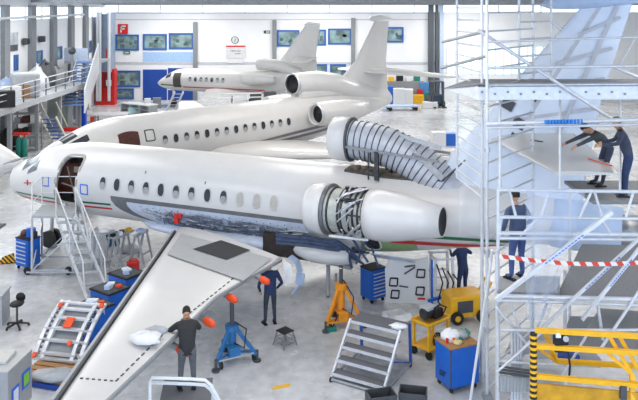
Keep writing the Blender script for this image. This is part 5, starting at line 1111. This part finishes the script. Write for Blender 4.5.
# things on the mezzanine
rnd = random.Random(11)
def mezz(px, py): d = F*(H-MZ)/(py-H0); return Vector(((px-CX)/F*d, d, MZ))
for nm, cat, lb_, px, py, dm_, m_ in (('cardboard_box', 'box', 'tan cardboard box on the mezzanine behind the rail', 19, 98, (1.2, .9, .8), WOOD), ('tarped_machine', 'machine', 'grey covered machine on the mezzanine, left of the bulky heap', 25, 97, (1.6, 1.3, 1.5), MGREY), ('white_crate', 'crate', 'white crate on the mezzanine left of the cardboard box', 9, 100, (1.1, .9, .8), OFFW), ('dark_crate', 'crate', 'black crate at the left end of the mezzanine', 6, 107, (.9, .8, .9), BLACK)):
    boxthing(nm, lb_, cat, mezz(px, py), dm_, m_, rnd.random(), .15 if 'tarp' in nm else .02)
for lb_, px, py, r_, m_ in (('rounded grey cover on the mezzanine under the window', 36.5, 90, (.8, .7, 1.1), ALUL), ('dark machinery heap on the mezzanine before the column', 45, 87, (.8, .7, 1.3), DGREY), ('grey machinery bundle on the mezzanine nearest the stairs', 57, 85, (.7, .6, .9), GREY), ('pale plastic-wrapped bundle on the mezzanine near left edge', 5, 98, (.7, .6, .8), LBLUE)): lump('covered_machine', lb_, 'machine', mezz(px, py), m_, r_, 10, px)
st_ = thing('pedestal_lamp', 'slim grey stand with round head on the mezzanine', 'stand', mezz(72, 82)); MB().cyl((0, 0, 0), (0, 0, 2.2), .1).build('pole', GREY, st_); MB().ball((0, 0, 2.3), .3, 10).build('head', DGREY, st_)
# shelving and drums under the mezzanine
rk = thing('storage_rack', 'grey storage rack crammed with parts under the mezzanine', 'rack', W(27, 150), 0)
for sx in (-.75, .75):
    for sy in (-.4, .4): MB().bar((sx, sy, 0), (sx, sy, 2.3), .07).build('upright', GREY, rk)
for z in (.3, 1.0, 1.7, 2.25): MB().bb((-.78, -.42, z-.04), (.78, .42, z)).build('shelf', MGREY, rk)
for i, z in enumerate((.3, .3, .3, 1.0, 1.0, 1.7, 1.7, 1.7)):
    x = -.5+(i % 3)*.5; o = boxthing('parts_box', '%s parts box on the %s shelf of the storage rack, %s' % (('black', 'white', 'grey', 'brown')[i % 4], {.3: 'bottom', 1.0: 'middle', 1.7: 'upper'}[z], ('left', 'centre', 'right')[i % 3]), 'box', W(27, 150)+Vector((x, 0, z)), (.36+.06*(i % 2), .5, .3+.1*(i % 3)), (BLACK, OFFW, MGREY, BROWN)[i % 4])
for i, (px, py, lb_) in enumerate(((19, 158, 'green gas cylinder left of its neighbour beside the storage rack'), (24.5, 158, 'green gas cylinder right of its neighbour beside the storage rack'))):
    t = thing('gas_cylinder', lb_, 'gas cylinder', W(px, py)); MB().lathe([(0, 0), (.17, 0), (.17, 1.0), (.12, 1.15), (.05, 1.22)], 14).build('bottle', TEAL, t); MB().cyl((0, 0, 1.22), (0, 0, 1.35), .05).build('valve', RED, t)
boxthing('red_tray', 'red tray on top of the green gas cylinders', 'tray', W(21, 158)+Vector((0, .0, 1.36)), (.95, .4, .1), RED)
lump('black_bag', 'black bag heap beside the storage rack under the mezzanine', 'bag', W(8, 150), BLACK, (.6, .5, .9), 10, 21)
boxthing('white_drum', 'white tall bin under the mezzanine, left of the storage rack', 'bin', W(14, 146), (.7, .6, 1.6), OFFW, 0, .1)
person('person in dark clothes standing far back under the staircase', W(67, 127), .4, stand(.05), mat('far_dark_jacket', '3d3f45', .8), mat('far_dark_trousers', '34363c', .8))
boxthing('red_mat', 'red low box on the floor by the dark-clothed far person', 'box', W(71, 131), (.9, .4, .25), RED)
boxthing('glass_booth', 'grey-green booth under the mezzanine beside the far person', 'booth', W(60, 128), (1.5, 1.0, 2.4), mat('booth_panel', 'a9b3b0', .4, 0, .2, 1))
# benches and carts round the far jet
wt = thing('long_workbench', 'long white workbench in front of the far jet nose', 'bench', W(139, 116), -.55)
MB().bb((-1.6, -.55, .95), (1.6, .55, 1.02)).build('worktop', OFFW, wt)
for sx in (-1.5, -.5, .5, 1.5): MB().bb((sx-.05, -.5, 0), (sx+.05, .5, .95)).build('leg', MGREY, wt)
for z in (.3, .62): MB().bb((-1.55, -.5, z-.03), (1.55, .5, z)).build('shelf', MGREY, wt)
lt = thing('low_table', 'low white table in front of the long workbench', 'table', W(112, 122), .1); MB().bb((-1.25, -.7, .6), (1.25, .7, .68)).build('tabletop', OFFW, lt)
for sx in (-1.15, 1.15):
    for sy in (-.6, .6): MB().bb((sx-.05, sy-.05, 0), (sx+.05, sy+.05, .6)).build('leg', GREY, lt)
for nm, cat, lb_, px, py, dm_, m_ in (('plastic_tub', 'tub', 'pale cyan tub on the floor right of the low white table', 134, 116, (.9, .6, .7), mat('pale_cyan', 'b4d8dc', .5)), ('tool_trolley', 'trolley', 'grey trolley on the floor below the far jet nose', 157, 108, (.7, .5, .9), GREY), ('red_box', 'box', 'orange box at the left end of the low white table', 93, 122, (.4, .3, .45), ORANGE), ('white_carton', 'carton', 'white carton on top of the long workbench', 143, 0, (.5, .4, .35), OFFW)):
    loc = W(px, py) if py else wt.location+Vector((.6, .4, 1.02)); boxthing(nm, lb_, cat, loc, dm_, m_, .2)
sd_ = thing('boarding_steps', 'white boarding steps at the open door of the far jet', 'stairs', W(175, 112), 0); o_ = sd_.location.copy()
A_, B_ = W(171, 110, .05), D(179, 92, 60.5)
for s_ in (-.35, .35): MB().bar(L_(A_)+Vector((s_, 0, 0)), L_(B_)+Vector((s_, 0, 0)), .08, .2).build('stringer', OFFW, sd_)
for k in range(5): c = L_(A_.lerp(B_, (k+.5)/5)); MB().bb((c.x-.35, c.y-.12, c.z-.03), (c.x+.35, c.y+.12, c.z)).build('tread', MGREY, sd_)
gr = thing('wing_guard_rail', 'white guard rail dock standing before the far jet wing', 'rail', W(242, 118)); o_ = gr.location.copy()
for px in (220, 234, 248, 262): a = D(px, 94, 54); MB().cyl(L_(a), L_((a.x, a.y, 0)), .05, n=6).build('post', OFFW, gr)
MB().cyl(L_(D(220, 94, 54)), L_(D(262, 93, 54)), .05).cyl(L_(D(220, 98, 54)), L_(D(262, 97, 54)), .04).build('rail', OFFW, gr)
for px, lb_ in ((256, 'dark open laptop-like case on the far dock, left one'), (270, 'dark open case on the far dock, right one')):
    v = D(px, 97, 55); o = boxthing('equipment_case', lb_, 'case', (v.x, v.y, 0), (.9, .6, v.z+.4), DGREY, .1)
# stores along the back wall at right
S = (('blue_crate', 'crate', 'blue crate in the far store row, leftmost, behind middle jet tail', 388, 104, (1.0, .8, 1.6), BLUE), ('white_box', 'box', 'white box in the far store row right of the blue crate', 399, 105, (1.0, .8, 1.5), OFFW), ('white_box', 'box', 'white box in the far store row second right of the blue crate', 408, 104.5, (.9, .8, 1.4), CLOTH),
     ('grey_shelf_unit', 'shelf', 'grey shelf unit against the back wall behind the white boxes', 405, 101.5, (3.4, .6, 1.9), GREY), ('yellow_trolley', 'trolley', 'yellow trolley in the far store row', 418, 103.5, (1.0, .6, .8), YEL), ('blue_locker', 'locker', 'blue locker against the back wall right of the grey shelf', 424, 101.6, (1.0, .6, 1.8), mat('far_blue', '4f86c0', .5)), ('red_crate', 'crate', 'red crate beside the yellow trolley in the far store row', 420, 102, (.5, .5, 1.2), RED), ('green_crate', 'crate', 'green crate left of the forklift', 427.5, 103, (.5, .6, 1.0), TEAL), ('white_pallet_load', 'pallet load', 'low white wrapped load on the floor before the forklift', 430, 108, (1.3, .9, .55), OFFW))
for nm, cat, lb_, px, py, dm_, m_ in S: boxthing(nm, lb_, cat, W(px, py), dm_, m_, rnd.uniform(-.2, .2), .03)
for k, (nm_, m_, dm_) in enumerate((('yellow', YEL, (.5, .4, .4)), ('black', BLACK, (.6, .4, .5)), ('white', OFFW, (.4, .4, .3)), ('teal', TEAL, (.5, .4, .45)))):
    boxthing('stores_box', '%s box on top of the grey shelf unit at the back wall' % nm_, 'box', W(405, 101.5)+Vector((-1.3+.8*k, 0, 1.9)), dm_, m_, .1*k)
ct = thing('low_cart', 'pale blue low cart on the floor in front of the white boxes', 'cart', W(402, 110), .1); MB().bb((-1.4, -.6, .3), (1.4, .6, .42)).build('deck', LBLUE, ct)
for sx in (-1.1, 1.1): c = MB(); wheel(c, (sx, -.5, .16), .16, .12, (0, 1, 0)); c.build('wheel', BLACK, ct); c = MB(); wheel(c, (sx, .5, .16), .16, .12, (0, 1, 0)); c.build('wheel', BLACK, ct)
fk = thing('forklift', 'dark forklift parked against the back wall by the steel columns', 'forklift', W(436, 107), .1)
MB().bb((-.6, -.6, .3), (.6, .9, 1.1)).build('body', mat('forklift_blue', '2c3d58', .4), fk, .08)
for sx in (-.45, .45): MB().bb((sx-.07, -.8, .1), (sx+.07, -.65, 2.3)).build('mast', DGREY, fk); MB().bb((sx-.08, -1.7, .12), (sx+.08, -.7, .18)).build('fork', BLACK, fk); MB().bar((sx, -.4, 1.1), (sx, -.2, 2.2), .08).bar((sx, .7, 1.1), (sx, .5, 2.2), .08).build('cab_post', DGREY, fk)
MB().bb((-.55, -.5, 2.2), (.55, .7, 2.28)).build('roof', DGREY, fk)
for sx in (-.55, .55):
    for sy in (-.4, .7): c = MB(); wheel(c, (sx, sy, .3), .3, .2); c.build('wheel', BLACK, fk)
boxthing('white_bin', 'white bin on the floor behind the opened duct, left of blue bin', 'bin', W(438, 146), (.85, .7, .9), OFFW, .1); boxthing('blue_bin', 'blue bin on the floor behind the opened duct', 'bin', W(451, 145), (.8, .6, .75), BLUE, .1)
